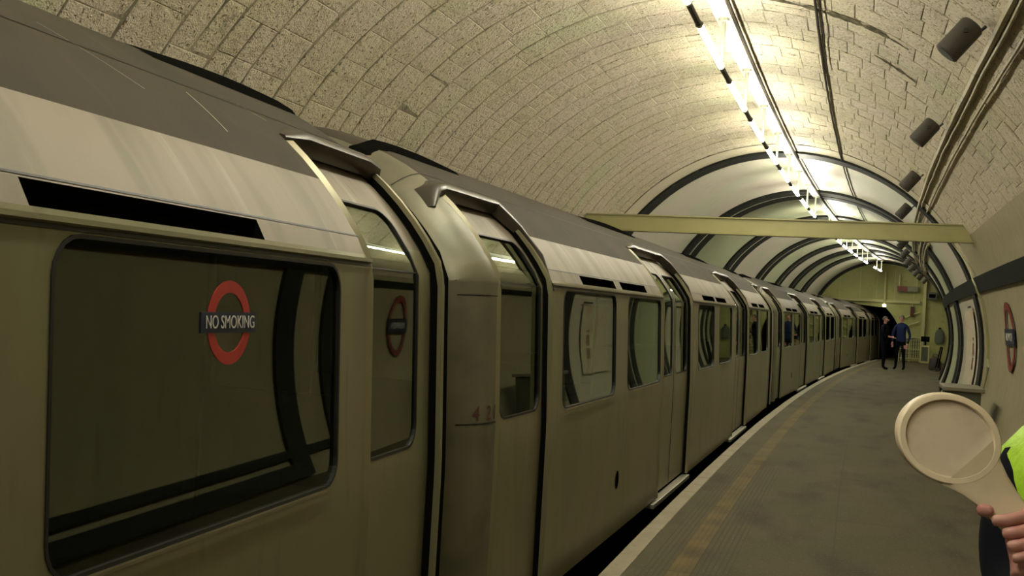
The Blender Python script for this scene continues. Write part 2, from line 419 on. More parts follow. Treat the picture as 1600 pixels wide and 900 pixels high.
# platform
mb = MB()
ulist = [.125, .5, 1.1, 1.7, 2.3, 2.75, 3.05]
N = 64; ds_ = (HW + 4 - S0) / N
for i in range(N):
    sa, sb = S0 + i * ds_, S0 + (i + 1) * ds_
    for ua, ub in zip(ulist[:-1], ulist[1:]): mb.quad(T(sa, ua, 0), T(sa, ub, 0), T(sb, ub, 0), T(sb, ua, 0))
    mb.quad(T(sa, .0, -.06), T(sa, .125, -.06), T(sb, .125, -.06), T(sb, .0, -.06))
    mb.quad(T(sa, .125, -.06), T(sa, .125, 0), T(sb, .125, 0), T(sb, .125, -.06))
    mb.quad(T(sa, .03, -.95), T(sa, .03, -.06), T(sb, .03, -.06), T(sb, .03, -.95))
floor = setp(mb.build('floor', M['platform']), kind='structure')
me = floor.data; uvl = me.uv_layers.new(name='su')
def inv(p):
    dx, dy = CX - p.x, p.y - YC
    return math.atan2(dy, dx) * RAD, RAD - math.hypot(dx, dy)
for lp in me.loops:
    s, u = inv(me.vertices[lp.vertex_index].co); uvl.data[lp.index].uv = (s, u)
# platform paint: fine lines along the edge, worn yellow line, cross joints
nt = M['platform'].node_tree; b = nt.nodes['Principled BSDF']; src = b.inputs['Base Color'].links[0].from_socket
uvn = nt.nodes.new('ShaderNodeUVMap'); uvn.uv_map = 'su'; sx = nt.nodes.new('ShaderNodeSeparateXYZ'); nt.links.new(uvn.outputs[0], sx.inputs[0])
def mth(op, a, bb=None, c=None):
    n = nt.nodes.new('ShaderNodeMath'); n.operation = op
    for i, v in enumerate((a, bb, c)):
        if v is None: continue
        if isinstance(v, (int, float)): n.inputs[i].default_value = v
        else: nt.links.new(v, n.inputs[i])
    return n.outputs[0]
def band(v, a, bb): return mth('MULTIPLY', mth('GREATER_THAN', v, a), mth('LESS_THAN', v, bb))
U = sx.outputs[1]; S = sx.outputs[0]
ns = nt.nodes.new('ShaderNodeTexNoise'); ns.inputs['Scale'].default_value = 3.5; ns.inputs['Detail'].default_value = 6
nt.links.new(nt.nodes.new('ShaderNodeNewGeometry').outputs['Position'], ns.inputs['Vector'])
fade = mth('MULTIPLY', mth('LESS_THAN', S, 19.5), 1.0)
fr = mth('FRACT', mth('MULTIPLY', U, 28.0))
lines = mth('MULTIPLY', mth('MULTIPLY', mth('LESS_THAN', fr, .3), band(U, .20, .72)), mth('MULTIPLY', fade, .45))
yel = mth('MULTIPLY', mth('MULTIPLY', band(U, .36, .50), mth('MULTIPLY', mth('SUBTRACT', ns.outputs['Fac'], .25), 2.0)), .32)
jn = mth('MULTIPLY', mth('LESS_THAN', mth('FRACT', mth('DIVIDE', S, 2.4)), .008), .5)
jn2 = mth('MULTIPLY', band(U, 1.32, 1.335), .35)
def mixc(fac, a, col):
    mx = nt.nodes.new('ShaderNodeMix'); mx.data_type = 'RGBA'; mx.clamp_factor = True
    nt.links.new(fac, mx.inputs['Factor']); nt.links.new(a, mx.inputs['A']); mx.inputs['B'].default_value = (*col, 1); return mx.outputs['Result']
o1 = mixc(lines, src, (.055, .045, .03)); o2 = mixc(yel, o1, (.36, .23, .06)); o3 = mixc(mth('MAXIMUM', jn, jn2), o2, (.06, .05, .035))
nt.links.new(o3, b.inputs['Base Color'])
# coping stones of the platform edge
def coping(s0, ln):
    mb = MB(); n = 2
    mb.box((0, 0, -.06), (.122, ln - .006, .002), lambda x, y, z: (x, y, z))
    return mb
cp = coping(0, .9)
for i in range(70):
    s = S0 + .9 * i + .003
    if s > HW + 1: break
    if i == 0: o = cp.build('coping_stone', M['coping'], floor, bevel=.006); cpm = o.data
    else: o = bpy.data.objects.new('coping_stone', cpm); C.objects.link(o); o.parent = floor
    o.location = T(s, rnd.uniform(-.002, .002), rnd.uniform(-.001, .001)); o.rotation_euler = (0, 0, -(s + .45) / RAD)
# cream edge of the coping nosing is the stone itself

# ------------------------------------------------------------------ the train
L = 16.0; GAP = .1645; HWD = 1.321; ZB = .0
RA = 1.479; ZA = .98; A0 = 33.2; VA = 1.79
V_CREAM = VA + R_(42.3 - A0) * RA; V_HOOD = VA + R_(50 - A0) * RA; V_GT = VA + R_(41.3 - A0) * RA; V_SEAM = VA + R_(55.6 - A0) * RA; V_APEX = VA + R_(90 - A0) * RA
def prof(v):
    """profile point and outward normal at arc parameter v"""
    def pt(v):
        if v <= 1.69:
            z = v; return (HWD - .0454 * max(0, z - .92), z)
        if v <= VA:
            t = (v - 1.69) / (VA - 1.69); w0 = HWD - .0454 * .77; w1 = RA * math.cos(R_(A0))
            return (w0 + (w1 - w0) * (t * .55 + t * t * .45), v)
        a = R_(A0) + (v - VA) / RA
        return (RA * math.cos(a), ZA + RA * math.sin(a))
    e = .004; p = pt(v); a_, b_ = pt(v - e), pt(v + e)
    t = Vector((b_[0] - a_[0], b_[1] - a_[1])).normalized()
    return p, (t.y, -t.x)
LE = L - .32        # far end of the body
def surf(s, v, off=0, side=1):
    (x, z), (nx, nz) = prof(v); s = min(s, LE)
    near_ = s < L / 2; rc = (.20 if near_ else .09) + (.22 if near_ else .12) * min(1, max(0, (v - 1.75) / .9))
    ds = min(s, LE - s); ins = 0
    if ds < rc: ins = rc - math.sqrt(max(0, rc * rc - (rc - max(ds, 0)) ** 2))
    o = off - ins
    return Vector((side * (x + nx * o), s, z + nz * o))
def rr_limits(o, v):
    s0, s1, v0, v1, r = o
    k = 0
    if r:
        if v < v0 + r: k = r - math.sqrt(max(0, r * r - (v0 + r - v) ** 2))
        elif v > v1 - r: k = r - math.sqrt(max(0, r * r - (v - v1 + r) ** 2))
    return s0 + k, s1 - k
def vrows(v0, v1, ops, step=.1):
    base = {round(v0, 5), round(v1, 5)}
    for o in ops:
        s0, s1, a, b, r = o
        for q in ([a, b] + [a + r * t for t in (.06, .2, .45, 1)] + [b - r * t for t in (.06, .2, .45, 1)] if r else [a, b]):
            if v0 < q < v1: base.add(round(q, 5))
    lst = sorted(base); out = [lst[0]]
    for a in lst[1:]:
        if a - out[-1] < 1e-4: continue
        n = max(1, math.ceil((a - out[-1]) / step - 1e-6)); st = out[-1]
        out += [st + (a - st) * (i + 1) / n for i in range(n)]
    return out
def srange(a, b, step=.6):
    """stations between a and b, dense near the rounded car ends"""
    br = [a, b] + [x for x in (.006, .02, .045, .08, .12, .17, .23, .3, .42, LE - .004, LE - .012, LE - .025, LE - .045, LE - .07, LE - .09, LE - .13, LE - .2) if a < x < b]
    br = sorted(br); out = [br[0]]
    for q in br[1:]:
        n = max(1, math.ceil((q - out[-1]) / step - 1e-6)); st = out[-1]
        out += [st + (q - st) * (i + 1) / n for i in range(n)]
    return out
def skin(mb, s0, s1, v0, v1, ops=(), off=0, side=1, matfn=None, step=.1):
    rows = vrows(v0, v1, ops, step)
    for va, vb in zip(rows[:-1], rows[1:]):
        vm = (va + vb) / 2
        act = sorted([o for o in ops if o[2] - 1e-5 <= va and vb <= o[3] + 1e-5])
        cur_a = cur_b = s0; segs = []
        for o in act:
            la, ha = rr_limits(o, va); lb, hb = rr_limits(o, vb)
            segs.append((cur_a, la, cur_b, lb)); cur_a, cur_b = ha, hb
        segs.append((cur_a, s1, cur_b, s1))
        for (pa, qa, pb, qb) in segs:
            if qa - pa < 1e-4 and qb - pb < 1e-4: continue
            st = srange(pa, qa)
            for x, y in zip(st[:-1], st[1:]):
                fx, fy = (x - pa) / (qa - pa), (y - pa) / (qa - pa)
                xb, yb = pb + (qb - pb) * fx, pb + (qb - pb) * fy
                if matfn: mb.mi = matfn((x + y) / 2, vm)
                q = (surf(x, va, off, side), surf(y, va, off, side), surf(yb, vb, off, side), surf(xb, vb, off, side))
                mb.quad(*(q if side > 0 else q[::-1]))
def fill(mb, o, off, step=.08):
    rows = vrows(o[2], o[3], [o], step)
    for va, vb in zip(rows[:-1], rows[1:]):
        la, ha = rr_limits(o, va); lb, hb = rr_limits(o, vb)
        n = max(1, round((ha - la) / .5))
        for i in range(n):
            f0, f1 = i / n, (i + 1) / n
            mb.quad(surf(la + (ha - la) * f0, va, off), surf(la + (ha - la) * f1, va, off), surf(lb + (hb - lb) * f1, vb, off), surf(lb + (hb - lb) * f0, vb, off))
def outline(o, n=5, step=.12, ref=None):
    s0, s1, v0, v1, r = o; pts = []; R = ref or o; nl = {0: int((R[1] - R[0] - 2 * R[4]) / step), 1: int((R[3] - R[2] - 2 * R[4]) / step)}
    def arc(cs, cv, a0):
        for i in range(n + 1):
            a = R_(a0 + 90 * i / n); pts.append((cs + r * math.cos(a), cv + r * math.sin(a)))
    def line(a, b):
        m_ = nl[0 if abs(a[0] - b[0]) > abs(a[1] - b[1]) else 1]
        for i in range(1, m_ + 1): pts.append((a[0] + (b[0] - a[0]) * i / (m_ + 1), a[1] + (b[1] - a[1]) * i / (m_ + 1)))
    arc(s1 - r, v1 - r, 0); line((s1 - r, v1), (s0 + r, v1)); arc(s0 + r, v1 - r, 90); line((s0, v1 - r), (s0, v0 + r))
    arc(s0 + r, v0 + r, 180); line((s0 + r, v0), (s1 - r, v0)); arc(s1 - r, v0 + r, 270); line((s1, v0 + r), (s1, v1 - r))
    return pts
def rim(mb, o, w_in, off_in, off_out, grow=0.0, base=0.0):
    """frame following a rounded opening: from grown outline (outside) to shrunk outline (inside)"""
    s0, s1, v0, v1, r = o
    P = outline((s0 - grow, s1 + grow, v0 - grow, v1 + grow, r + grow), ref=o); Q = outline((s0 + w_in, s1 - w_in, v0 + w_in, v1 - w_in, max(.01, r - w_in)), ref=o)
    n = min(len(P), len(Q))
    if len(P) != len(Q):   # resample by parameter
        Q = [Q[int(i * len(Q) / len(P))] for i in range(len(P))]; n = len(P)
    for i in range(n):
        j = (i + 1) % n
        mb.quad(surf(*P[i], off_out), surf(*P[j], off_out), surf(*Q[j], off_out), surf(*Q[i], off_out))
        mb.quad(surf(*Q[i], off_out), surf(*Q[j], off_out), surf(*Q[j], off_in), surf(*Q[i], off_in))
        mb.quad(surf(*P[j], off_out), surf(*P[i], off_out), surf(*P[i], base), surf(*P[j], base))
def lin(v_, m_): return [(a, L - b) for a, b in ()]

W_Z0, W_Z1 = .995, 1.685
wins = []
for a, b in ((1.42, 2.78), (3.17, 4.47), (6.57, 7.78)): wins += [(a, b), (L - b, L - a)]
wins.sort()
doors = [(.295, 1.16, 1), (4.60, 6.17, 2), (L - 6.17, L - 4.60, 2), (L - 1.16, L - .43, 1)]
vents = []
for a, b in ((1.90, 2.83), (3.02, 3.93), (7.02, 7.92)): vents += [(a, b), (L - b, L - a)]
V_V0, V_V1 = 1.728, 1.782
WOPS = [(a, b, W_Z0, W_Z1, .085) for a, b in wins]
DOPS = [(a, b, ZB, V_HOOD, 0) for a, b, n in doors]
VOPS = [(a, b, V_V0, V_V1, 0) for a, b in vents]

def make_car():
    t = empty('tube_carriage', (0, 0, 0))
    # body side, cream cove and roof
    mb = MB(); skin(mb, 0, LE, ZB, VA, WOPS + DOPS + VOPS, step=.12, matfn=lambda s, v: 2 if s < .27 else (1 if v > 1.714 else 0))
    mb.build('body_side', [M['alu'], M['alu_top'], M['end_metal']], t, smooth=True)
    mb = MB(); skin(mb, 0, LE, VA, V_CREAM, DOPS, step=.08, matfn=lambda s, v: 1 if s < .3 else 0)
    mb.build('cove_panel', [M['alu_top'], M['end_metal']], t, smooth=True)
    mb = MB(); skin(mb, 0, LE, V_CREAM, V_APEX, DOPS, step=.12, matfn=lambda s, v: 1 if s < .3 - .05 * (v - V_CREAM) else 0); mb.mi = 0; skin(mb, 0, LE, V_CREAM, V_APEX, (), side=-1, step=.2)
    mb.build('roof', [M['roof'], M['end_metal']], t, smooth=True)
    mb = MB(); skin(mb, 0, LE, ZB, V_CREAM, (), side=-1, step=.3)
    mb.build('far_side', M['alu'], t, smooth=True)
    # car ends
    for s_ in (0, LE):
        mb = MB(); vl = [ZB + i * .12 for i in range(15)] + [VA + i * (V_APEX - VA) / 14 for i in range(15)]
        for va, vb in zip(vl[:-1], vl[1:]):
            a, b = surf(s_, va), surf(s_, vb); c, d = surf(s_, vb, 0, -1), surf(s_, va, 0, -1)
            mb.quad(a, b, c, d)
        mb.build('end_wall', M['alu'], t)
    # thin dark seams on roof and cove
    def seam(s0, s1, v, h=.006, off=.0015):
        mb = MB(); st = srange(s0, s1, .8)
        for x, y in zip(st[:-1], st[1:]): mb.quad(surf(x, v - h / 2, off), surf(y, v - h / 2, off), surf(y, v + h / 2, off), surf(x, v + h / 2, off))
        mb.build('panel_seam', M['rubber'], t)
    seam(.1, LE - .05, V_SEAM)
    for a, b in ((1.17, 4.58), (6.19, L - 6.19), (L - 4.58, L - 1.17)): seam(a, b, VA)
    seam(.02, .28, 1.62); seam(.02, .28, 1.03, .008)
    mb = MB(); rows = vrows(ZB, V_APEX, [], .1)
    for va, vb in zip(rows[:-1], rows[1:]):
        k0, k1 = LE - .075, LE - .04
        mb.quad(surf(k0, va, .002), surf(k0 + .01, va, .018), surf(k0 + .01, vb, .018), surf(k0, vb, .002)); mb.quad(surf(k0 + .01, va, .018), surf(k1, va, .020), surf(k1, vb, .020), surf(k0 + .01, vb, .018)); mb.quad(surf(k1, va, .020), surf(k1, va, -.01), surf(k1, vb, -.01), surf(k1, vb, .020))
    mb.build('end_gap_shade', M['void'], t)  # raised black strip put in for the shade of the gap between cars
    # drip rail over the windows
    for a, b in ((1.18, 4.57), (6.20, L - 6.20), (L - 4.57, L - 1.18)):
        mb = MB()
        for x, y in zip(srange(a, b)[:-1], srange(a, b)[1:]):
            lst = [(1.698, 0), (1.700, .012), (1.710, .014), (1.714, 0)]
            for (va, oa), (vb, ob) in zip(lst[:-1], lst[1:]): mb.quad(surf(x, va, oa), surf(y, va, oa), surf(y, vb, ob), surf(x, vb, ob))
        mb.build('drip_rail', M['alu'], t)
        mb = MB()
        for x, y in zip(srange(a, b)[:-1], srange(a, b)[1:]): mb.quad(surf(x, 1.689, .002), surf(y, 1.689, .002), surf(y, 1.6975, .002), surf(x, 1.6975, .002))
        mb.build('drip_rail_shadow_gap', M['rubber'], t)
    # windows
    for a, b in wins:
        o = (a, b, W_Z0, W_Z1, .085)
        mb = MB(); rim(mb, o, .009, -.02, .003, .0); f = mb.build('window', M['rubber'], t)
        mb = MB()
        st = srange(a + .08, b - .08)
        for x, y in zip(st[:-1], st[1:]):
            mb.quad(surf(x, W_Z0 - .012, .003), surf(y, W_Z0 - .012, .003), surf(y, W_Z0 - .002, .012), surf(x, W_Z0 - .002, .012))
        mb.build('window_sill', M['alu_light'], f)
        mb = MB(); fill(mb, (a + .004, b - .004, W_Z0 + .004, W_Z1 - .004, .08), -.010); mb.build('window_pane', M['glass'], f, smooth=True)
    mb = MB(); n_ = 16
    mb.add([surf(2.97 + .055 * math.cos(2 * PI * i / n_), .38 + .066 * math.sin(2 * PI * i / n_), .002) for i in range(n_)], (tuple(range(n_)),))
    mb.build('lock_hole', M['void'], t)
    # ventilator slots
    for a, b in vents:
        mb = MB()
        mb.quad(surf(a, V_V0, -.05), surf(b, V_V0, -.05), surf(b, V_V1, -.05), surf(a, V_V1, -.05))
        for (p, q) in (((a, V_V0), (b, V_V0)), ((b, V_V0), (b, V_V1)), ((b, V_V1), (a, V_V1)), ((a, V_V1), (a, V_V0))):
            mb.quad(surf(*p, 0), surf(*q, 0), surf(*q, -.05), surf(*p, -.05))
        mb.build('air_vent', M['void'], t)
    # doors: leaf recessed behind the skin, glass running up into the roof curve
    for a, b, n in doors:
        leaves = [(a, b)] if n == 1 else [(a, (a + b) / 2 + .0), ((a + b) / 2 + .0, b)]
        for la, lb in leaves:
            g = (la + .05, lb - .15, W_Z0 + .025, V_GT, .09)
            if n == 2: g = (la + (.05 if la == a else .085), lb - (.085 if la == a else .05), W_Z0 + .02, V_GT, .07)
            if n == 1 and a < 1: g = (la + .14, lb - .05, W_Z0 + .025, V_GT, .09)
            mb = MB(); skin(mb, la + .006, lb - .006, ZB + .01, V_HOOD, [g], off=-.045, step=.1, matfn=lambda s, v: 0 if v < VA else 1)
            d = mb.build('door', [M['alu'], M['alu_top']], t, smooth=True)
            mb = MB(); rim(mb, g, .006, -.057, -.0435, .005, base=-.045)
            # seals either side of the leaf
            rows = vrows(ZB, V_HOOD, [], .1)
            for e0, e1 in ((la - .006, la + .010), (lb - .010, lb + .006)):
                mb2 = MB()
                for va, vb in zip(rows[:-1], rows[1:]): mb2.quad(surf(e0, va, -.043), surf(e1, va, -.043), surf(e1, vb, -.043), surf(e0, vb, -.043))
                mb2.build('door_seal', M['rubber'], d)
            mb.build('window_rubber', M['rubber'], d)
            mb = MB(); fill(mb, (g[0] + .006, g[1] - .006, g[2] + .006, g[3] - .006, .085), -.053, .05); mb.build('door_window', M['glass'], d, smooth=True)
            mb = MB(); seamv = 1.705
            mb.quad(surf(g[0], seamv - .003, -.0515), surf(g[1], seamv - .003, -.0515), surf(g[1], seamv + .003, -.0515), surf(g[0], seamv + .003, -.0515)); mb.build('glass_joint', M['rubber'], d)
        # jambs joining leaf and skin, with a rounded lip
        rows = vrows(ZB, V_HOOD, [], .1)
        for e, sg in ((a, -1), (b, 1)):
            mb = MB()
            for va, vb in zip(rows[:-1], rows[1:]):
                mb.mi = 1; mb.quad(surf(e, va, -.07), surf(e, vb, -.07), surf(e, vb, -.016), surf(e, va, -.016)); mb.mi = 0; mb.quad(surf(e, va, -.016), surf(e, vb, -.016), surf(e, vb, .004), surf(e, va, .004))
                mb.quad(surf(e, va, .004), surf(e, vb, .004), surf(e + sg * .012, vb, .010), surf(e + sg * .012, va, .010))
                mb.quad(surf(e + sg * .012, va, .010), surf(e + sg * .012, vb, .010), surf(e + sg * .045, vb, .0), surf(e + sg * .045, va, .0))
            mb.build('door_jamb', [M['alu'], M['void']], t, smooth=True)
        # gutter hood over the doorway, running down the pillar at the cab-ward side
        mb = MB(); path = []
        e0, e1 = a - .05, b + .045
        if b > L - 1.2: path = [(e0, V_HOOD + .0), (e0 + .12, V_HOOD), (b + .03, V_HOOD), (LE - .015, V_HOOD - .01)]
        elif a < 1: path = [(a - .16, V_HOOD - .09), (a - .10, V_HOOD - .015), (a - .02, V_HOOD), (b - .10, V_HOOD), (b + .02, V_HOOD - .16), (b + .035, V_HOOD - .36), (b + .04, VA - .12)]
        else: path = [(e0, V_HOOD), (b - .22, V_HOOD), (b + .02, V_HOOD - .2), (b + .04, V_HOOD - .38), (b + .045, VA - .1)]
        fine = []
        for (p, q) in zip(path[:-1], path[1:]):
            n_ = max(1, int(math.hypot(q[0] - p[0], q[1] - p[1]) / .12))
            fine += [(p[0] + (q[0] - p[0]) * i / n_, p[1] + (q[1] - p[1]) * i / n_) for i in range(n_)]
        fine.append(path[-1])
        rs = [.034] * len(fine); rs[0] = .008; rs[-1] = .008 if b < L - 1.2 else .034
        for i in range(len(fine)):
            if fine[i][1] < V_HOOD - .12: rs[i] = min(rs[i], .022)
        prof_h = [(.085, -.004), (.055, .020), (.022, .040), (-.006, .046), (-.026, .038), (-.032, .022), (-.028, -.03)]
        prev_ = None
        for i, (x, v) in enumerate(fine):
            p_, q_ = fine[max(0, i - 1)], fine[min(len(fine) - 1, i + 1)]
            tl = math.hypot(q_[0] - p_[0], q_[1] - p_[1]); nx_, nv_ = -(q_[1] - p_[1]) / tl, (q_[0] - p_[0]) / tl
            g_ = rs[i] / .034; gw = max(g_, .3)
            cur = [surf(x + nx_ * dv * gw, v + nv_ * dv * gw, max(of, -.03) * g_ if of > 0 else of) for dv, of in prof_h]
            if prev_:
                for j in range(len(cur) - 1): mb.quad(prev_[j], cur[j], cur[j + 1], prev_[j + 1])
            else: mb.add(cur, (tuple(range(len(cur))),))
            prev_ = cur
        mb.add(prev_, (tuple(range(len(prev_))),))
        mb.build('door_hood', M['hood'], t, smooth=True)
    # door step plates under the double doors
    for a, b, n in doors:
        if n == 2:
            mb = MB(); mb.box((1.27, a - .25, -.055), (1.345, b + .05, -.015)); mb.build('door_step', M['alu_light'], t, bevel=.004)
    # black raised drip strips on the roof near each end
    for a, b in ((.05, 1.35), (4.4, 6.4), (L - 6.4, L - 4.4), (L - 1.5, LE - .01)):
        mb = MB(); va = VA + R_(66 - A0) * RA
        n_ = 8
        for i in range(n_):
            x, y = a + (b - a) * i / n_, a + (b - a) * (i + 1) / n_
            hx, hy = .026 * math.sin(PI * min(1, .03 + i / n_ * .85)), .026 * math.sin(PI * min(1, .03 + (i + 1) / n_ * .85))
            mb.quad(surf(x, va - .03, 0), surf(y, va - .03, 0), surf(y, va, hy), surf(x, va, hx))
            mb.quad(surf(x, va, hx), surf(y, va, hy), surf(y, va + .08, hy), surf(x, va + .08, hx))
            mb.quad(surf(x, va + .08, hx), surf(y, va + .08, hy), surf(y, va + .1, 0), surf(x, va + .1, 0))
        mb.build('roof_strip', M['void'], t)
    # underframe and bogies
    mb = MB(); mb.box((-1.15, .2, -.35), (1.15, L - .2, .0)); mb.box((-.9, 4.5, -.62), (.9, 11.5, -.35)); mb.build('underframe', M['void'], t)
    for yb in (2.6, L - 2.6):
        mb = MB()
        for sx_ in (-1, 1): mb.box((sx_ * .98 - .06, yb - 1.2, -.62), (sx_ * .98 + .06, yb + 1.2, -.42))
        mb.box((-.9, yb - .15, -.6), (.9, yb + .15, -.4))
        bg = mb.build('bogie', M['void'], t)
        for dy in (-.95, .95):
            for sx_ in (-1, 1):
                mb = MB(); mb.tube([(sx_ * .68, yb + dy, -.4), (sx_ * .80, yb + dy, -.4)], .395, 20); mb.build('wheel', M['rail'], bg)
    # interior: floor, ceiling, lining, seats, screens and poles seen through the glass
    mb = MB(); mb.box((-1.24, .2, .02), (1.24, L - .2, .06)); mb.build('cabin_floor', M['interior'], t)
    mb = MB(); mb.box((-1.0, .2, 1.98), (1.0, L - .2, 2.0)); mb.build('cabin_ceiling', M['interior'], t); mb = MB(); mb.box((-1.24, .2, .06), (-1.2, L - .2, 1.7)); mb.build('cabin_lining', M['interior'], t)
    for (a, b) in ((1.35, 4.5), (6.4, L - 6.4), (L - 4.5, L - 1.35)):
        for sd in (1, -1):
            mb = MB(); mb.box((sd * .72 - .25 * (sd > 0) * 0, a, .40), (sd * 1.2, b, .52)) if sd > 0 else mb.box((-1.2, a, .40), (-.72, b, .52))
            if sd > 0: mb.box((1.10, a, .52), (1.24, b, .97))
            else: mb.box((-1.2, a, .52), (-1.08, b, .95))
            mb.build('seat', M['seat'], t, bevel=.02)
    for a, b, n in doors:
        for e in (a - .06, b + .06):
            if .3 < e < L - .3:
                mb = MB(); mb.box((.72, e - .015, .06), (1.22, e + .015, 1.25)); sp = mb.build('draught_screen', M['seat'], t)
                mb = MB(); mb.tube([(.72, e, .06), (.72, e, 1.97)], .017, 8); mb.build('grab_pole', M['rail'], t)
    return t

car0 = make_car()
for o in bpy.data.objects:
    if o.parent: kids.setdefault(o.parent.name, []).append(o)
P = Vector((-1.3623 - 1.321, 4.5561 + GAP / 2)); D = [3.467, 2.4281, 2.8239]
places = [(Vector((P.x, P.y - GAP / 2 - L)), 0.0)]
a = 0; q = P.copy()
for d_ in D:
    a += R_(d_); dr = Vector((math.sin(a), math.cos(a))); places.append((q + dr * GAP / 2, a)); q = q + dr * (L + GAP)
labs = ['nearest tube carriage, unpainted metal, with the NO SMOKING sticker in its window', 'second tube carriage from the camera, with 421 painted on its near corner',
        'third tube carriage from the camera, beneath the far striped vault', 'farthest tube carriage, running into the dark tunnel mouth']
cars = []
for i, (pp, an) in enumerate(places):
    c = car0 if i == 0 else copy_tree(car0)
    c.location = (pp.x, pp.y, 0); c.rotation_euler = (0, 0, -an)
    setp(c, label=labs[i], cat='train', group='cars of the parked tube train'); cars.append(c)
# sticker in the last window of the nearest car
sy, sz = L - 2.085, 1.505
def flat_on_side(s, z, off=0): return surf(s, z, off)
def roundel(name, parent, place, r, rw, bl, bh, mr, mbu, th=.004):
    mb = MB(); n = 40
    for i in range(n):
        a0, a1 = 2 * PI * i / n, 2 * PI * (i + 1) / n
        pts = [((r) * math.cos(a0), r * math.sin(a0)), (r * math.cos(a1), r * math.sin(a1)), ((r - rw) * math.cos(a1), (r - rw) * math.sin(a1)), ((r - rw) * math.cos(a0), (r - rw) * math.sin(a0))]
        mb.add([place(x, y, th) for x, y in pts] + [place(x, y, 0) for x, y in pts], ((0, 1, 2, 3), (0, 4, 5, 1), (2, 6, 7, 3)))
    mb.mi = 1
    m_ = 8
    for i in range(m_):
        x0, x1 = -bl / 2 + bl * i / m_, -bl / 2 + bl * (i + 1) / m_
        mb.quad(place(x0, -bh / 2, th * 1.6), place(x1, -bh / 2, th * 1.6), place(x1, bh / 2, th * 1.6), place(x0, bh / 2, th * 1.6))
    for (x0, y0, x1, y1) in ((-bl / 2, -bh / 2, bl / 2, -bh / 2), (bl / 2, -bh / 2, bl / 2, bh / 2), (bl / 2, bh / 2, -bl / 2, bh / 2), (-bl / 2, bh / 2, -bl / 2, -bh / 2)):
        mb.quad(place(x0, y0, 0), place(x1, y1, 0), place(x1, y1, th * 1.6), place(x0, y0, th * 1.6))
    return mb.build(name, [mr, mbu], parent)
rs_ = roundel('no_smoking_sticker', cars[0], lambda x, y, o: surf(sy + x, sz + y, -.010 + o * .5), .107, .031, .275, .052, M['red'], M['blue'])
rs_['label'] = 'red ring and blue bar NO SMOKING sticker'
tb = surf(sy, sz, -.005)
mt = Matrix.Translation(tb) @ Matrix(((0, 0, 1, 0), (1, 0, 0, 0), (0, 1, 0, 0), (0, 0, 0, 1)))
text_part('lettering', 'NO SMOKING', .047, M['letter'], rs_, Matrix.Translation(Vector((.0015, 0, 0))) @ mt @ Matrix.Rotation(R_(-2.6), 4, 'X') , .0004, .82)
# bright scratches in the roof paint of the nearest car
for (sa, a0_, sb, a1_, w_) in ((14.284, 53.3, 14.305, 46.5, .006), (14.68, 56.0, 14.80, 53.6, .005), (13.75, 58, 13.98, 50, .003)):
    mb = MB(); n = 6
    for i in range(n):
        f, g_ = i / n, (i + 1) / n
        q_ = [(sa + (sb - sa) * t_, VA + R_(a0_ + (a1_ - a0_) * t_ - A0) * RA) for t_ in (f, g_)]
        mb.quad(surf(q_[0][0], q_[0][1], .0012), surf(q_[0][0] + w_, q_[0][1], .0012), surf(q_[1][0] + w_, q_[1][1], .0012), surf(q_[1][0], q_[1][1], .0012))
    mb.build('roof_scratch', M['alu_light'], cars[0])
# carriage number round the corner of the second car: each digit follows the skin
for i, (ch, s_) in enumerate((('4', .085), ('2', .165), ('1', .235))):
    p0 = surf(s_, 1.075, .003); p1 = surf(s_ + .02, 1.075, .003); tx = (p1 - p0).normalized(); n_ = tx.cross(Vector((0, 0, 1))).normalized()
    mm = Matrix((tx, Vector((0, 0, 1)), n_)).transposed().to_4x4(); mm.translation = p0
    text_part('number', ch, .095, M['rust'], cars[1], mm, .0006)

# ------------------------------------------------------------------ beam across the vault
def rot_thing(name, s, u, z, **k): return empty(name, T(s, u, z), -s / RAD, **k)
tb_ = rot_thing('tie_beam', 23.0, 0, 2.72, label='olive yellow steel tie beam spanning the vault above the train and platform', cat='beam')
mb = MB(); mb.box((-2.72, -.06, .0), (2.80, .06, .205)); mb.build('web', M['beam'], tb_, bevel=.006)
for z0, z1, ue in ((.205, .222, 2.68), (-.016, .0, 2.78)): mb = MB(); mb.box((-2.72, -.08, z0), (ue, .08, z1)); mb.build('flange', M['beam'], tb_)

# ------------------------------------------------------------------ lights along the crown
mb = MB()
for i in range(52):
    sa, sb = 3 + i, 4 + i
    mb.box((.075, sa, 4.195), (.215, sb, 4.268), lambda x, y, z: T(y, x, z))
o = setp(mb.build('lighting_trunking', M['white']), label='long white cable trunking fixed along the crown of the vault', cat='trunking')
mb = MB(); mb.tube([T(s, .245, 4.19) for s in range(3, 56)], .014, 6)
setp(mb.build('lighting_cable', M['cable']), label='dark cable clipped along the white crown trunking', cat='cable')
Zt = 3.765
def make_lamp():
    t = empty('fluorescent_lamp', (0, 0, 0), label='lit fluorescent tube lamp hung below the crown trunking', cat='lamp')
    mb = MB(); mb.tube([(0, -1.42, 0), (0, -.04, 0)], .027, 8, True); mb.build('tube', M['tube'], t)
    for y0, y1 in ((-1.45, -1.42), (-.04, 0)): mb = MB(); mb.tube([(0, y0, 0), (0, y1, 0)], .03, 10); mb.build('lamp_holder', M['stem'], t)
    mb = MB(); mb.tube([(0, 0, 0), (0, .555, 0)], .024, 8); mb.build('spacer_rod', M['dark_metal'], t)
    mb = MB(); mb.tube([(.0, 0, 0), (.0, 0, .40), (0, 0, .405), (0, 0, .43)], [.017, .017, .05, .05], 10); mb.build('stem', M['stem'], t)
    return t
lamp0 = make_lamp(); kids[lamp0.name] = [o for o in bpy.data.objects if o.parent == lamp0]
nv = nb = 0; first = True; ends = [17.28 + 2.02 * k for k in range(-5, 20)]
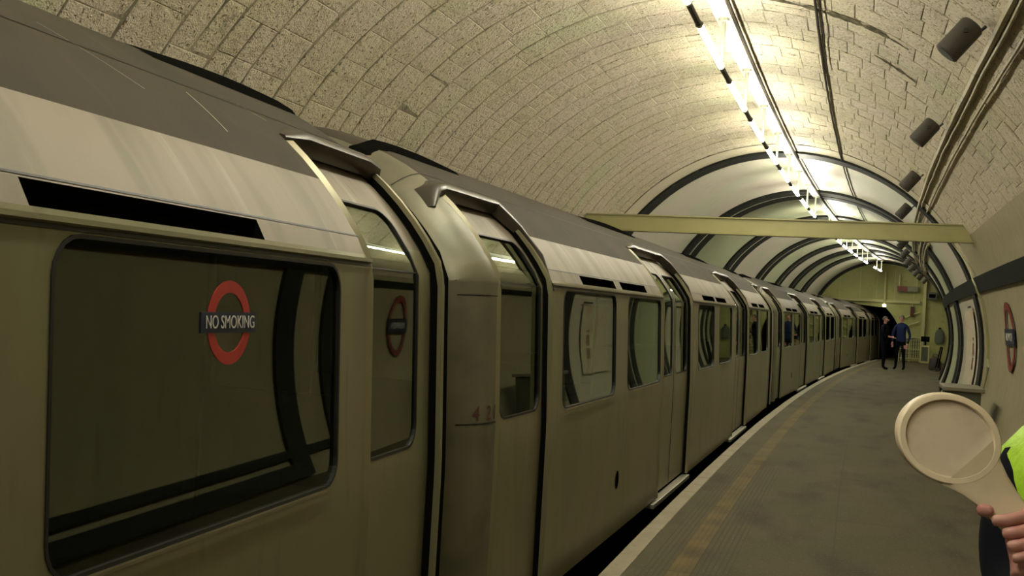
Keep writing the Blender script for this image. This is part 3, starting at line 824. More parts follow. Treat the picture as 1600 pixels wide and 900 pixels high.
ordn = ['first', 'second', 'third', 'fourth', 'fifth', 'sixth', 'seventh', 'eighth', 'ninth', 'tenth', 'eleventh', 'twelfth', 'thirteenth', 'fourteenth', 'fifteenth', 'sixteenth', 'seventeenth', 'eighteenth', 'nineteenth', 'twentieth', 'twenty-first', 'twenty-second', 'twenty-third', 'twenty-fourth', 'twenty-fifth']
for k, s in enumerate(ends):
    if abs(s - 33.4) < .6 or abs(s - 51.6) < .5: continue
    o = lamp0 if first else copy_tree(lamp0); first = False
    o.location = T(s, .15, Zt); o.rotation_euler = (0, 0, -(s - .7) / RAD)
    if s < 15: lb = 'lit tube lamp on the crown above or behind the camera, %s from the near end' % ordn[k]
    elif s < 32.5: lb = '%s lit tube lamp from the top of the row above the yellow beam' % ordn[nv]; nv += 1
    else: lb = '%s lit tube lamp in the far row seen beneath the yellow beam' % ordn[nb]; nb += 1
    setp(o, label=lb, group='fluorescent lamps along the crown')
# droplight by the tunnel mouth
t = rot_thing('drop_light', 57.3, .2, 2.28, label='small bright lamp on a long pole beside the dark tunnel mouth', cat='lamp')
mb = MB(); mb.tube([(0, 0, .02), (0, 0, .12)], .075, 12); mb.build('bulb', M['bulb'], t, smooth=True)
mb = MB(); mb.tube([(0, 0, .12), (0, 0, 1.55)], .045, 8); mb.build('pole', M['headpaint'], t)

# ------------------------------------------------------------------ loudspeakers, conduits, cables
def make_speaker():
    t = empty('loudspeaker', (0, 0, 0), label='', cat='speaker')
    # local: +x outward to wall at 50 deg
    a = R_(50.5); d = Vector((math.cos(a), 0, math.sin(a))); sd = Vector((-math.sin(a), 0, math.cos(a)))
    mb = MB(); mb.tube([-d * .125, -d * .12, d * .10, d * .115], [.070, .080, .080, .070], 20)
    mb.build('case', M['spk'], t, smooth=True)
    mb = MB(); mb.tube([-d * .127, -d * .122], .062, 20); mb.build('grille', M['dark_metal'], t)
    mb = MB(); q = Vector((.0, .10, .0)); mb.tube([d * .04 + q * .8, d * .12 + q - sd * .05, d * .165 + q * .6 - sd * .06], .012, 6); mb.box((-.012, -.1, -.012), (.012, .1, .012), lambda x, y, z: Vector((x, y, z)) + d * .04)
    mb.build('bracket', M['dark_metal'], t)
    return t
sp0 = make_speaker(); kids[sp0.name] = [o for o in bpy.data.objects if o.parent == sp0]
sps = [14.97, 18.49, 22.21, 26.1, 29.8, 33.6, 37.3, 41.0, 44.6, 48.2, 51.6, 55.0]
sl = ['largest loudspeaker, top right, hung from the brick vault', 'second loudspeaker from the top right on the brick vault', 'third loudspeaker from the top right, above the dark ring', 'fourth loudspeaker, just above the right end of the yellow beam']
for i, s in enumerate(sps):
    o = sp0 if i == 0 else copy_tree(sp0)
    a = R_(50.5); rr = TR - .20
    o.location = T(s, UC + rr * math.cos(a), ZC + rr * math.sin(a)); o.rotation_euler = (0, 0, -s / RAD)
    lb = sl[i] if i < 4 else 'far loudspeaker under the beam, %s in the row from the camera' % ordn[i]
    setp(o, label=lb, group='loudspeakers along the right of the vault')
def wall_run(name, deg, r, m, label, cat, s0=4, s1=57, d=.034, wob=0.4, n=120, rb=5):
    mb = MB(); rr = random.Random(rb); pts = []; w1 = 0
    for i in range(n + 1):
        s = s0 + (s1 - s0) * i / n; w1 = .6 * w1 + rr.uniform(-wob, wob) * .5
        pts.append(TA(s, deg + w1, d + abs(w1) * .01))
    mb.tube(pts, r, 6)
    return setp(mb.build(name, m, smooth=True), label=label, cat=cat)
wall_run('conduit', 47.9, .026, M['conduit'], 'thick grimy conduit running along the right of the vault beside the loudspeakers', 'conduit', wob=.12)
wall_run('conduit', 47.0, .013, M['conduit'], 'thinner cable lashed just below the loudspeaker conduit', 'cable', wob=.25, rb=9)
wall_run('conduit', 44.9, .013, M['conduit'], 'lower thin conduit run parallel to the loudspeaker conduit', 'cable', wob=.12, rb=3)
wall_run('ceiling_cable', 73.4, .012, M['cable'], 'thin brown cable stretched along the vault right of the lamps', 'cable', wob=.12, d=.028, s1=38)
wall_run('ceiling_cable', 72.6, .005, M['cable'], 'very thin second wire beside the brown vault cable', 'cable', wob=.2, d=.035, s1=19, rb=21)
# saddles along the conduits and small clips of the crown cable: parts of no cable, so one per fixing
# far cable bundle down the right of the far vault
for i, (dg, r_) in enumerate(((43.5, .03), (42.0, .022), (40.6, .03))):
    wall_run('conduit', dg, r_, M['conduit'], ['upper of the extra conduits on the far right vault', 'middle of the extra conduits on the far right vault', 'lowest of the extra conduits on the far right vault'][i], 'conduit', s0=30, wob=.2, rb=30 + i, n=60)
for j, (ds_j, dd) in enumerate(((0, .03), (.22, .03))):
    mb = MB(); path = [(25.3 - .9 * min(1, (34 - a_) / 14) + ds_j * min(1, max(0, (30 - a_) / 20)), a_) for a_ in range(36, -1, -2)]
    path += [(24.25 + ds_j * (1 if j else .2) , -2), (24.2 + ds_j * 1.3 - (0 if j else -.25), -6), (24.3 + ds_j * 1.2 + (0 if j else .4), -10)]
    mb.tube([TA(s - .0, a_, .075 if 16 < a_ < 24 else .045) for s, a_ in path], .011, 6)
    setp(mb.build('wall_cable', M['green_cable'], smooth=True), label=['left of two yellow green cables curving down the wall past the dark stripe', 'right of two yellow green cables curving down the wall past the dark stripe'][j], cat='cable')

# ------------------------------------------------------------------ station roundel, poster, box on the right wall
def on_wall(sc_, zc_):
    def place(x, y, o):   # x runs towards the camera side (reads left to right from the platform)
        z = zc_ + y; a = math.asin((z - ZC) / TR)
        return TA(sc_ - x, math.degrees(a), .03 + o)
    return place
pl = on_wall(21.78, 1.52)
rd = roundel('station_roundel', None, pl, .42, .085, .86, .20, M['dimred'], M['blue'], .012)
# enamel face behind the ring
setp(rd, label='red ring and dark bar station roundel sign on the right wall', cat='sign')
c0 = pl(0, 0, .022); tx = (pl(.05, 0, .022) - pl(-.05, 0, .022)).normalized(); ty = (pl(0, .05, .022) - pl(0, -.05, .022)).normalized()
mm = Matrix((tx, ty, tx.cross(ty))).transposed().to_4x4(); mm.translation = c0
text_part('lettering', 'ALDWYCH', .13, M['letter'], rd, mm, .001, .95)
pt = setp(MB_ := None or bpy.data.objects.new('wall_poster', None)); C.objects.link(pt)
pc = T(28.0, 3.0, .6); pt.location = pc
setp(pt, label='tall cream poster board with red marks on the far right wall between black bands', cat='poster')
def loc_rel(base): return lambda p: p - base
mb = MB()
for i in range(8):
    z0, z1 = .62 + i * .16, .62 + (i + 1) * .16
    aa, ab = math.degrees(math.asin((z0 - ZC) / TR)), math.degrees(math.asin((z1 - ZC) / TR))
    mb.quad(*[p - pc for p in (TA(29.1, aa, .03), TA(26.9, aa, .03), TA(26.9, ab, .03), TA(29.1, ab, .03))])
mb.build('poster_sheet', M['poster'], pt)
for s_ in (27.35, 27.5):
    for z0, z1 in ((.9, 1.1), (1.15, 1.35), (1.4, 1.45)):
        mb = MB(); aa, ab = [math.degrees(math.asin((z - ZC) / TR)) for z in (z0, z1)]
        mb.quad(*[p - pc for p in (TA(s_ + .08, aa, .034), TA(s_, aa, .034), TA(s_, ab, .034), TA(s_ + .08, ab, .034))])
        mb.build('red_mark', M['dimred'], pt)
mb = MB()
for s_, e_ in ((26.75, 27.5),):
    aa, ab = [math.degrees(math.asin((z - ZC) / TR)) for z in (1.94, 1.97)]
    mb.quad(*[p - pc for p in (TA(e_, aa, .05), TA(s_, aa, .05), TA(s_, ab, .05), TA(e_, ab, .05))])
mb.build('black_clip', M['black'], pt)

t = rot_thing('storage_bin', 22.3, 2.46, 0, label='dark green grit bin with dusty lid against the right wall', cat='bin')
mb = MB(); mb.box((0.02, .02, .04), (.42, .92, .80)); mb.build('bin_body', M['boxgreen'], t, bevel=.01)
mb = MB(); mb.box((-.02, -.02, .80), (.46, .96, .85)); mb.build('lid', M['boxtop'], t, bevel=.01)
for x in (.05, .33):
    for y in (.05, .83): mb = MB(); mb.box((x, y, 0), (x + .06, y + .06, .04)); mb.build('foot', M['boxgreen'], t)

# ------------------------------------------------------------------ things at the far headwall
def hw(name, u, z, ds=0.0, **k): return rot_thing(name, HW - ds, u, z, **k)
t = hw('headwall_girder', 0, 2.50, label='pale girder running across the far wall above the tunnel mouth', cat='girder')
mb = MB(); mb.box((-2.4, -.14, 0), (1.62, -.005, .10)); mb.build('girder', M['headpaint'], t); mb = MB(); mb.box((-2.4, -.17, .10), (1.62, -.005, .115)); mb.build('flange', M['headpaint'], t)
t = hw('far_post', 1.82, 0, .2, label='vertical pale post standing against the far wall', cat='post')
mb = MB(); mb.box((-.075, -.06, 0), (.045, .06, 3.75)); mb.build('shaft', M['headpaint'], t); mb = MB(); mb.box((-.14, -.1, 0), (.11, .1, .03)); mb.build('foot_plate', M['headpaint'], t)
t = hw('train_indicator', 1.1, 3.0, .25, label='half red half green indicator sign on the far wall', cat='sign')
mb = MB(); mb.box((-.43, -.05, 0), (.43, .05, .23)); mb.build('case', M['grey'], t)
mb = MB(); mb.box((-.41, -.06, .015), (-.02, -.05, .215)); mb.build('red_face', M['dimred'], t); mb = MB(); mb.box((.0, -.06, .015), (.41, -.05, .215)); mb.build('green_face', M['screen'], t)
for x in (-.35, .35): mb = MB(); mb.box((x - .02, -.02, .23), (x + .02, .02, .7)); mb.build('hanger', M['headpaint'], t)
t = hw('monitor', 2.12, 2.72, .35, label='small grey monitor box under the indicator sign, right of it', cat='monitor')
mb = MB(); mb.box((-.2, -.15, 0), (.2, .15, .3)); mb.build('case', M['grey'], t, bevel=.01); mb = MB(); mb.box((-.13, -.158, .06), (.13, -.15, .22)); mb.build('screen', M['void'], t)
t = hw('wall_bracket', 1.32, 1.95, .1, label='small brown box fixed high on the far wall left of the post', cat='box')
mb = MB(); mb.box((-.07, -.1, 0), (.07, .1, .42)); mb.build('case', M['rust'], t, bevel=.01); mb = MB(); mb.tube([(0, 0, .42), (0, 0, .55)], .02, 6); mb.build('conduit_tail', M['headpaint'], t)
for i, (z0, z1, lb) in enumerate(((1.75, 2.15, 'upper'), (1.38, 1.72, 'middle'), (.95, .95, 'lowest'))):
    t = hw('wall_pipe', 1.2, z0, .12, label='%s pale pipe bracketed to the far wall beside the tunnel mouth' % lb, cat='pipe')
    mb = MB(); mb.tube([(-.34 + .1 * i, 0, 0), (.0, 0, (z1 - z0) * .5), (.42, 0, (z1 - z0) + (.1 if i == 2 else 0))], .028, 8); mb.build('pipe', M['headpaint'] if i < 2 else M['grey'], t)
t = hw('barrier', 1.35, 0, .9, label='dark mesh barrier frame standing between the two men and the post', cat='barrier')
for x in (-.42, 0, .42): mb = MB(); mb.tube([(x, 0, 0), (x, 0, 1.05)], .022, 6); mb.build('upright', M['headpaint'], t)
for z in (.15, .55, 1.05): mb = MB(); mb.tube([(-.42, 0, z), (.42, 0, z)], .018, 6); mb.build('rail', M['headpaint'], t)
mb = MB()
for k in range(9):
    x = -.38 + k * .095; mb.box((x, -.01, .18), (x + .035, .01, .98))
for z in (.3, .45, .7, .85): mb.box((-.4, -.012, z), (.4, .012, z + .02))
mb.build('mesh_infill', M['boxgreen'], t)
t = hw('equipment_cabinet', 1.98, 0, 1.0, label='small pale cabinet with dark box on top, right of the far post', cat='cabinet')
mb = MB(); mb.box((-.17, -.15, 0), (.17, .15, .75)); mb.build('case', M['headpaint'], t); mb = MB(); mb.box((-.14, -.16, .08), (.12, -.15, .68)); mb.build('door', M['boxgreen'], t)
mb = MB(); mb.box((-.18, -.16, .90), (.15, .12, 1.12)); mb.box((-.03, -.03, .75), (.03, .03, .90)); mb.build('control_box', M['void'], t)
t = hw('hanging_coat', 2.47, .86, .1, label='grey green coat hanging on the far right of the end wall', cat='coat')
mb = MB(); prof_c = [(0, .16, .07), (.1, .19, .08), (.3, .19, .08), (.45, .17, .08), (.55, .12, .07), (.6, .05, .04)]
for (z0, w0, d0), (z1, w1, d1) in zip(prof_c[:-1], prof_c[1:]):
    for k in range(12):
        a0, a1 = 2 * PI * k / 12, 2 * PI * (k + 1) / 12
        mb.quad((w0 * math.cos(a0), d0 * math.sin(a0), z0), (w0 * math.cos(a1), d0 * math.sin(a1), z0), (w1 * math.cos(a1), d1 * math.sin(a1), z1), (w1 * math.cos(a0), d1 * math.sin(a0), z1))
mb.build('cloth', M['coat'], t, smooth=True); mb = MB(); mb.tube([(0, 0, .56), (0, .03, .66)], .05, 8); mb.build('hook', M['void'], t)
t = rot_thing('kit_bag', 49.5, 2.66, 0, label='dark lumpy kit bag on the platform by the far right wall', cat='bag')
mb = MB(); mb.tube([(0, 0, .0), (0, 0, .08), (.02, 0, .28), (-.02, 0, .42), (0, 0, .5)], [.18, .22, .2, .16, .06], 12); mb.build('sack', M['clutter'], t, smooth=True)
mb = MB(); mb.tube([(-.1, 0, .45), (-.05, 0, .58), (.06, 0, .58), (.1, 0, .45)], .018, 6); mb.build('strap', M['grey'], t)
t = rot_thing('folded_trolley', 48.6, 2.78, 0, label='dark folded trolley leaning on the right wall beside the kit bag', cat='trolley')
mb = MB(); mb.tube([(0, 0, .05), (.12, .0, .85)], .03, 6); mb.tube([(-.08, .2, .05), (.06, .2, .85)], .025, 6); mb.tube([(.12, 0, .85), (.06, .2, .85)], .025, 6); mb.build('frame', M['void'], t)
mb = MB(); mb.tube([(-.02, -.03, .07), (-.02, .23, .07)], .07, 10); mb.build('wheel', M['dark_metal'], t)
mb = MB(); mb.box((-.14, -.02, .0), (.0, .22, .03)); mb.build('toe_plate', M['grey'], t)

# ------------------------------------------------------------------ people
def skin_body(name, chains, parent, matfn, mats, sub=2, extra=None):
    """chains: list of (point, radius) lists sharing points by identical coordinates; one skinned, continuous surface"""
    me = bpy.data.meshes.new(name); bm = bmesh.new(); lay = bm.verts.layers.skin.verify(); vd = {}
    for ch in chains:
        pv = None
        for p, r in ch:
            key = tuple(round(x, 4) for x in p)
            if key not in vd:
                v = bm.verts.new(p); v[lay].radius = (r, r) if not isinstance(r, tuple) else r; vd[key] = v
                if len(vd) == 1: v[lay].use_root = True
            v = vd[key]
            if pv is not None and pv != v and not bm.edges.get((pv, v)): bm.edges.new((pv, v))
            pv = v
    bm.to_mesh(me); bm.free()
    o = bpy.data.objects.new(name, me); C.objects.link(o)
    sk = o.modifiers.new('skin', 'SKIN'); sk.use_smooth_shade = True
    ss = o.modifiers.new('sub', 'SUBSURF'); ss.levels = sub; ss.render_levels = sub
    bpy.context.view_layer.update()
    m2 = bpy.data.meshes.new_from_object(o.evaluated_get(bpy.context.evaluated_depsgraph_get()))
    bpy.data.objects.remove(o)
    bm = bmesh.new(); bm.from_mesh(m2)
    if extra: extra(bm)
    bm.to_mesh(m2); bm.free()
    m2.materials.clear()
    for m_ in mats: m2.materials.append(m_)
    for p in m2.polygons: p.use_smooth = True; p.material_index = matfn(p.center)
    o = bpy.data.objects.new(name, m2); C.objects.link(o)
    if parent: o.parent = parent
    return o
def ball(bm, c, r, sx=1, sy=1, sz=1, seg=14):
    bmesh.ops.create_uvsphere(bm, u_segments=seg, v_segments=seg - 4, radius=r, matrix=Matrix.Translation(Vector(c)) @ Matrix.Diagonal((sx, sy, sz, 1)))
def figure(t, H, pose, matfn, mats, hair, sub=2):
    """stands on z=0, faces +x; pose gives foot, hand and lean offsets"""
    k = H / 1.78; g = lambda x, y, z: (x * k, y * k, z * k)
    fl, fr, hl, hr, el, er, ln = pose['fl'], pose['fr'], pose['hl'], pose['hr'], pose['el'], pose['er'], pose.get('lean', 0)
    P = g(0, 0, .95); W = g(ln * .3, 0, 1.12); CH = g(ln * .7, 0, 1.32); SH = g(ln, 0, 1.45); N0 = g(ln * 1.05, 0, 1.52)
    ch = [[(P, (.12 * k, .16 * k)), (W, (.11 * k, .15 * k)), (CH, (.12 * k, .175 * k)), (SH, (.085 * k, .12 * k)), (N0, .052 * k), (g(ln + .01, 0, 1.57), .052 * k)]]
    head = g(ln + .01, 0, 1.57)
    ch.append([(head, .052 * k), (g(ln + .02, 0, 1.62), (.078 * k, .068 * k)), (g(ln + .01, 0, 1.69), (.095 * k, .075 * k)), (g(ln + .0, 0, 1.745), (.066 * k, .055 * k))])
    for sgn, f, h, e in ((1, fl, hl, el), (-1, fr, hr, er)):
        kn = g(f[0] * .45 + .03, sgn * .09 + f[1] * .4, .50)
        ch.append([(P, 0), (g(0, sgn * .085, .86), .085 * k), (kn, .058 * k), (g(f[0], sgn * .09 + f[1], .10), .042 * k), (g(f[0] + .07, sgn * .09 + f[1] * 1.1, .045), .04 * k), (g(f[0] + .17, sgn * .09 + f[1] * 1.2, .035), .034 * k)])
        ch.append([(SH, 0), (g(ln, sgn * .18, 1.41), .058 * k), (g(*e), .045 * k), (g(*h), .030 * k)])
        hv = Vector(g(*h)); ev = Vector(g(*e)); dr = (hv - ev).normalized()
        hb = hv + dr * .05 * k
        ch.append([(g(*h), 0), (tuple(hb), .026 * k)])
        sdv = dr.cross(Vector((0, 1, 0.2))).normalized(); s2 = dr.cross(sdv).normalized()
        for q, (fo, ln_) in enumerate(((-.03, .07), (-.01, .085), (.01, .08), (.028, .065))):
            a_ = hb + s2 * fo * k * .9 + dr * .03 * k; b_ = a_ + dr * ln_ * .5 * k; c_ = b_ + (dr * .8 + sdv * .5).normalized() * ln_ * .5 * k
            ch.append([(tuple(hb), 0), (tuple(a_), .010 * k), (tuple(b_), .009 * k), (tuple(c_), .007 * k)])
        th = hv + dr * .02 * k + s2 * .035 * k + sdv * .015 * k
        ch.append([(g(*h), 0), (tuple(th), .011 * k), (tuple(th + (dr + sdv * .4) * .035 * k), .009 * k)])
    def extra(bm):
        hx, hz = (ln + .02) * k, 1.655 * k
        ball(bm, (hx + .098 * k, 0, hz - .008 * k), .016 * k, 1.2, .8, 1.7, 10)     # nose
        for sgn in (1, -1):
            ball(bm, (hx + .078 * k, sgn * .032 * k, hz + .015 * k), .012 * k, seg=8)  # eyes
            ball(bm, (hx - .01 * k, sgn * .078 * k, hz), .022 * k, .9, .4, 1.3, 8)     # ears
        ball(bm, (hx + .078 * k, 0, hz - .052 * k), .02 * k, .6, 1.2, .4, 8)          # mouth
    b = skin_body('body', ch, t, matfn, mats, sub, extra)
    mb = MB()
    # cap of hair
    for i in range(6):
        for j in range(14):
            f = lambda i_, j_: (Vector(((ln + .005) * k, 0, 1.675 * k)) + Vector((math.cos(2 * PI * j_ / 14) * math.sin(i_ / 6 * 1.75), math.sin(2 * PI * j_ / 14) * math.sin(i_ / 6 * 1.75) * .84, math.cos(i_ / 6 * 1.75))) * (.107 if math.cos(2 * PI * j_ / 14) < .5 else .098) * k)
            if i_front(i, j): continue
            mb.quad(f(i, j), f(i + 1, j), f(i + 1, j + 1), f(i, j + 1))
    mb.build('hair', hair, t, smooth=True)
    return b
def i_front(i, j):
    return i >= 4 and math.cos(2 * PI * (j + .5) / 14) > .35
def clothes(top, trou, zsplit, H):
    def f(c):
        z = c.z / (H / 1.78)
        if z > 1.53: return 0
        if z > zsplit: return 1 if not (c.hands(z) if hasattr(c, 'hands') else False) else 0
        if z < .075: return 3
        return 2
    return f
def place_person(label, s, u, H, face, pose, mats, zsplit, hair, hands):
    t = empty('person', T(s, u, 0), face, label=label, cat='person')
    k = H / 1.78
    def mf(c):
        z = c.z / k
        if z > 1.535: return 0
        for h in hands:
            if (Vector((c.x, c.y, c.z)) - Vector(h) * k).length < .10 * k and z > .5: 
                return 0
        if z < .085: return 3
        return 1 if z > zsplit else 2
    figure(t, H, pose, mf, mats, hair)
    return t
p1 = dict(fl=(-.02, .03), fr=(.06, -.03), hl=(.30, .10, 1.08), hr=(.26, -.12, 1.10), el=(.05, .25, 1.15), er=(.04, -.25, 1.15), lean=.02)
ps = place_person('standing man in dark clothes at the far platform, facing the man in blue', 47.1, 1.04, 1.83, R_(-25), p1, [M['skin'], M['navy'], M['navy'], M['void']], .9, M['hair'], [(.33, .10, 1.07), (.29, -.12, 1.09)])
p2 = dict(fl=(.02, .05), fr=(-.02, -.05), hl=(.06, .22, .80), hr=(.10, -.24, .84), el=(-.04, .27, 1.12), er=(-.03, -.28, 1.13), lean=.0)
place_person('standing man in blue jacket and dark trousers at the far platform', 47.9, 1.56, 1.90, R_(-110), p2, [M['skin'], M['bluejkt'], M['navy'], M['void']], .92, M['hair'], [(.07, .22, .76), (.11, -.24, .80)])

# ---- near person: local frame turned with the view; x to the right of the picture, y away, z up
YR = R_(14.9391)
BAT_D = 1.602
near = empty('person', (0, 0, 0), YR, label='person in lime hi-vis vest and navy jacket at right edge, holding the bat', cat='person')
def tlp(p):
    k = 1 + (p[2] - 1.438) * .55 / 1.602
    return (p[0] * k, p[1] + (p[2] - 1.438) * .55, CAMH + (p[2] - CAMH) * k)
def np_chain():
    tx, ty = 1.045, 1.88
    P = (tx, ty, .90); W = (tx, ty, 1.08); CH = (tx + .0, ty, 1.27); SH = (tx + .015, ty, 1.40); N0 = (tx + .01, ty, 1.46)
    ch = [[(P, (.15, .17)), (W, (.14, .16)), (CH, (.145, .18)), (SH, (.085, .13)), (N0, .055), ((tx, ty, 1.50), .055)],
          [((tx, ty, 1.50), 0), ((tx - .03, ty, 1.545), (.080, .066)), ((tx - .02, ty, 1.61), (.10, .076)), ((tx, ty, 1.665), (.07, .058))]]
    for sg in (1, -1):
        ch.append([(P, 0), ((tx, ty + sg * .09, .82), .09), ((tx - .02, ty + sg * .10, .48), .062), ((tx + .01, ty + sg * .10, .10), .045), ((tx - .06, ty + sg * .11, .045), .042), ((tx - .17, ty + sg * .12, .035), .035)])
    # far arm reaches forward and carries the bat; near arm comes in from the right
    ch.append([(SH, 0), ((tx - .01, ty + .16, 1.37), .062), ((.950, 1.95, 1.36), .058), ((.880, 1.86, 1.245), .056), ((.858, 1.79, 1.17), .052), ((.835, 1.70, 1.18), .044), ((.815, 1.560, 1.195), .035), (tlp((.806, 1.632, 1.222)), .031)])
    ch.append([(SH, 0), ((tx + .01, ty - .17, 1.36), .062), ((1.03, 1.66, 1.13), .052), ((.96, 1.62, 1.22), .042), ((.905, 1.60, 1.29), .032)])
    return ch
HAND = [((.790, 1.620, 1.243), .022), ((.776, 1.628, 1.275), (.022, .024)), ((.775, 1.632, 1.300), (.020, .022))]
def near_mat(c):
    if c.z > 1.475: return 0
    if c.z < .86: return 2
    return 1
def near_extra(bm):
    tx, ty = 1.015, 1.88
    ball(bm, (tx - .098, ty, 1.572), .016, 1.3, .8, 1.5, 10)
    for sg in (1, -1):
        ball(bm, (tx - .07, ty + sg * .032, 1.60), .012, seg=8); ball(bm, (tx + .03, ty + sg * .08, 1.58), .022, .9, .4, 1.3, 8)
    ball(bm, (tx - .075, ty, 1.53), .02, .6, 1.2, .4, 8)
near_body = skin_body('body', np_chain(), near, near_mat, [M['skin'], M['navy'], M['navy']], 2, near_extra)
# hand: palm and five separate fingers closed round the bat handle
Ax = Vector((.69, 0, -.724)).normalized()      # handle direction, from disc down to the right
def hp(x, z, y=0): return (x, BAT_D + y, z)
wr = (.806, 1.632, 1.222)
hand_ch = [[(wr, .030), ((.806, 1.630, 1.238), .026), ((.804, 1.636, 1.262), (.020, .024))]]
palm = (.804, 1.636, 1.262)
kn = [((.806, 1.626, 1.335), (.785, 1.586, 1.331), (.757, 1.580, 1.325), (.735, 1.594, 1.320), .0098),
      ((.812, 1.626, 1.318), (.793, 1.584, 1.313), (.768, 1.578, 1.308), (.751, 1.592, 1.302), .0098),
      ((.815, 1.626, 1.301), (.800, 1.584, 1.296), (.775, 1.579, 1.290), (.759, 1.592, 1.284), .0092),
      ((.814, 1.626, 1.284), (.800, 1.586, 1.279), (.781, 1.582, 1.272), (.768, 1.593, 1.266), .0082)]
for a_, b_, c_, d_, r_ in kn:
    hand_ch.append([(palm, 0), (a_, r_ * 1.25), (b_, r_ * 1.1), (c_, r_), (d_, r_ * .85)])
hand_ch.append([(palm, 0), ((.792, 1.642, 1.298), .013), ((.768, 1.634, 1.320), .0115), ((.738, 1.620, 1.331), .0105), ((.722, 1.598, 1.334), .0098), ((.738, 1.588, 1.336), .0090)])
hand_ch = [[((p[0] - .010, p[1], p[2]), r) if p[2] > 1.25 else (p, r) for p, r in c_] for c_ in hand_ch]
hand_ch = [[(tlp(p), r) for p, r in c_] for c_ in hand_ch]
skin_body('hand', hand_ch, near, lambda c: 0, [M['skin']], 2)
# fingers of the other hand just right of the handle
hand2 = [[((.905, 1.60, 1.29), .030), ((.885, 1.595, 1.315), (.026, .030)), ((.862, 1.59, 1.335), (.022, .028))]]
for i in range(4):
    z0 = 1.362 - i * .018
    hand2.append([((.862, 1.59, 1.335), 0), ((.838, 1.575, z0), .011), ((.815, 1.562, z0 - .004), .010), ((.792 + .010 * i, 1.562, z0 - .012), .0085)])
hand2.append([((.885, 1.595, 1.315), 0), ((.88, 1.57, 1.35), .012), ((.862, 1.55, 1.372), .010)])
skin_body('hand', hand2, near, lambda c: 0, [M['skin']], 2)
# vest over the torso
mb = MB(); tx, ty = 1.053, 1.88
vrow = [(.92, .185, .235), (1.05, .180, .225), (1.2, .175, .235), (1.31, .168, .235), (1.38, .152, .243), (1.425, .118, .20), (1.46, .062, .085)]
for (z0, a0_, b0_), (z1, a1_, b1_) in zip(vrow[:-1], vrow[1:]):
    mb.mi = 1 if abs(z0 - 1.05) < .01 and False else 0
    for k in range(28):
        p, q_ = 2 * PI * k / 28, 2 * PI * (k + 1) / 28
        mb.quad((tx + a0_ * math.cos(p), ty + b0_ * math.sin(p), z0), (tx + a0_ * math.cos(q_), ty + b0_ * math.sin(q_), z0), (tx + a1_ * math.cos(q_), ty + b1_ * math.sin(q_), z1), (tx + a1_ * math.cos(p), ty + b1_ * math.sin(p), z1))
vest = mb.build('hi_vis_vest', [M['hiviz'], M['reflective']], near, smooth=True, shade_deg=80)
for zz in (1.00, 1.14):
    mb = MB()
    for k in range(28):
        p, q_ = 2 * PI * k / 28, 2 * PI * (k + 1) / 28
        mb.quad(*[(tx + .0 + .181 * math.cos(a_), ty + .229 * math.sin(a_), z_) for a_, z_ in ((p, zz), (q_, zz), (q_, zz + .05), (p, zz + .05))])
    mb.build('reflective_band', M['reflective'], vest)
mb = MB()
# piping down the front edge of the vest
pp_ = []
for (z0, a0_, b0_) in vrow[2:]:
    a_ = R_(200); pp_.append((tx + (a0_ + .003) * math.cos(a_), ty + (b0_ + .003) * math.sin(a_), z0))
mb.tube(pp_, .004, 6)
mb.build('vest_piping', M['reflective'], vest)
mb = MB()
for i in range(6):
    for j in range(14):
        f = lambda i_, j_: Vector((1.03, 1.88, 1.60)) + Vector((-math.cos(2 * PI * j_ / 14) * math.sin(i_ / 6 * 1.75), math.sin(2 * PI * j_ / 14) * math.sin(i_ / 6 * 1.75) * .84, math.cos(i_ / 6 * 1.75))) * .112
        if i_front(i, j): continue
        mb.quad(f(i, j), f(i + 1, j), f(i + 1, j + 1), f(i, j + 1))
mb.build('hair', M['hair'], near, smooth=True)

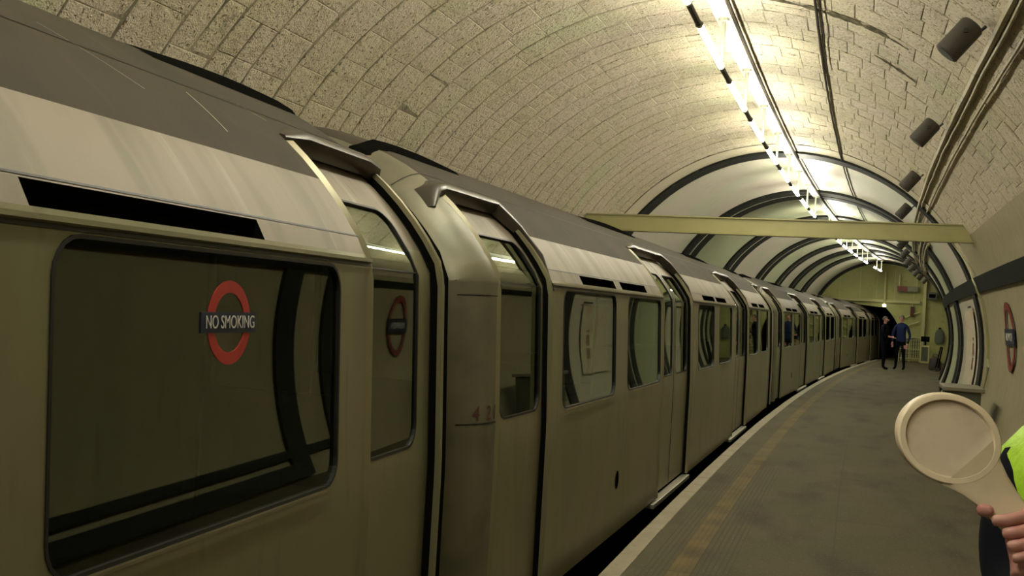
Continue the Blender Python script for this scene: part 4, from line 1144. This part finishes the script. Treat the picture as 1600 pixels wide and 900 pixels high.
# signal bat, held in the hand
def tl(p): return (p[0], p[1] + (p[2] - 1.438) * .55, p[2])
bat = empty('signal_bat', Matrix.Rotation(YR, 4, 'Z') @ Vector((.659, BAT_D, 1.438)), YR, label='round cream signal bat with raised rim, held up at the right', cat='signal bat')
def circ(r, n=56, sx=1.0, sz=1.0, cz=0): return [(r * math.cos(2 * PI * i / n) * sx, r * math.sin(2 * PI * i / n) * sz + cz) for i in range(n)]
RX, RZ = .0775, .0635
bat_tilt = R_(9)
TILT = .55
def bt(x, y, z):
    c, s = math.cos(bat_tilt), math.sin(bat_tilt); z2 = x * s + z * c; return (x * c - z * s, y + z2 * TILT, z2)
def rings(mb, lst, n=56):
    prev = None
    for (f, y) in lst:
        cur = [bt(RX * f * math.cos(2 * PI * i / n), y, RZ * f * math.sin(2 * PI * i / n)) for i in range(n)]
        if prev:
            for i in range(n): j = (i + 1) % n; mb.quad(prev[i], prev[j], cur[j], cur[i])
        prev = cur
    return prev
mb = MB(); rings(mb, [(.835, -.001), (.84, -.006), (.86, -.009), (.965, -.009), (.99, -.007), (1.0, -.003), (1.0, .006), (.985, .010), (.9, .011)])
l_ = rings(mb, [(.9, .011), (.02, .011)]); mb.add(l_, (tuple(range(len(l_))),)); mb.build('rim', M['bat'], bat, smooth=True, shade_deg=35)
mb = MB(); l_ = rings(mb, [(.845, -.0012), (.4, -.0018), (.01, -.002)]); mb.add(l_, (tuple(range(len(l_))),)); mb.build('face', M['batface'], bat, smooth=True)
mb = MB()     # neck flaring into the rim, then the handle
hl = [(.0, .06), (.02, .06), (.038, .0575), (.052, .048), (.066, .0405), (.084, .034), (.106, .0295), (.13, .027), (.17, .025), (.25, .0245), (.258, .018)]
ax = Vector((.60, 0, -.80)); ax.normalize(); pr = Vector((ax.z, 0, -ax.x)) * -1
rows = []
for (t_, w0) in hl:
    c_ = ax * t_; wdn = w0
    rows.append([c_ + pr * (w0 * .98) + Vector((0, -.004, 0)), c_ + pr * (w0 * .8) + Vector((0, -.0085, 0)), c_ - pr * (w0 * .8) + Vector((0, -.0085, 0)), c_ - pr * (w0 * .98) + Vector((0, -.004, 0)), c_ - pr * (w0 * .98) + Vector((0, .006, 0)), c_ - pr * (w0 * .8) + Vector((0, .010, 0)), c_ + pr * (w0 * .8) + Vector((0, .010, 0)), c_ + pr * (w0 * .98) + Vector((0, .006, 0))])
start = 2
for r0, r1 in zip(rows[start:-1], rows[start + 1:]):
    for i in range(8): j = (i + 1) % 8; mb.quad(r0[i], r0[j], r1[j], r1[i])
mb.add(rows[-1], (tuple(range(8)),)); mb.v = [(x, y + z * TILT, z) for x, y, z in mb.v]; mb.build('handle', M['bat'], bat, smooth=True, shade_deg=50)
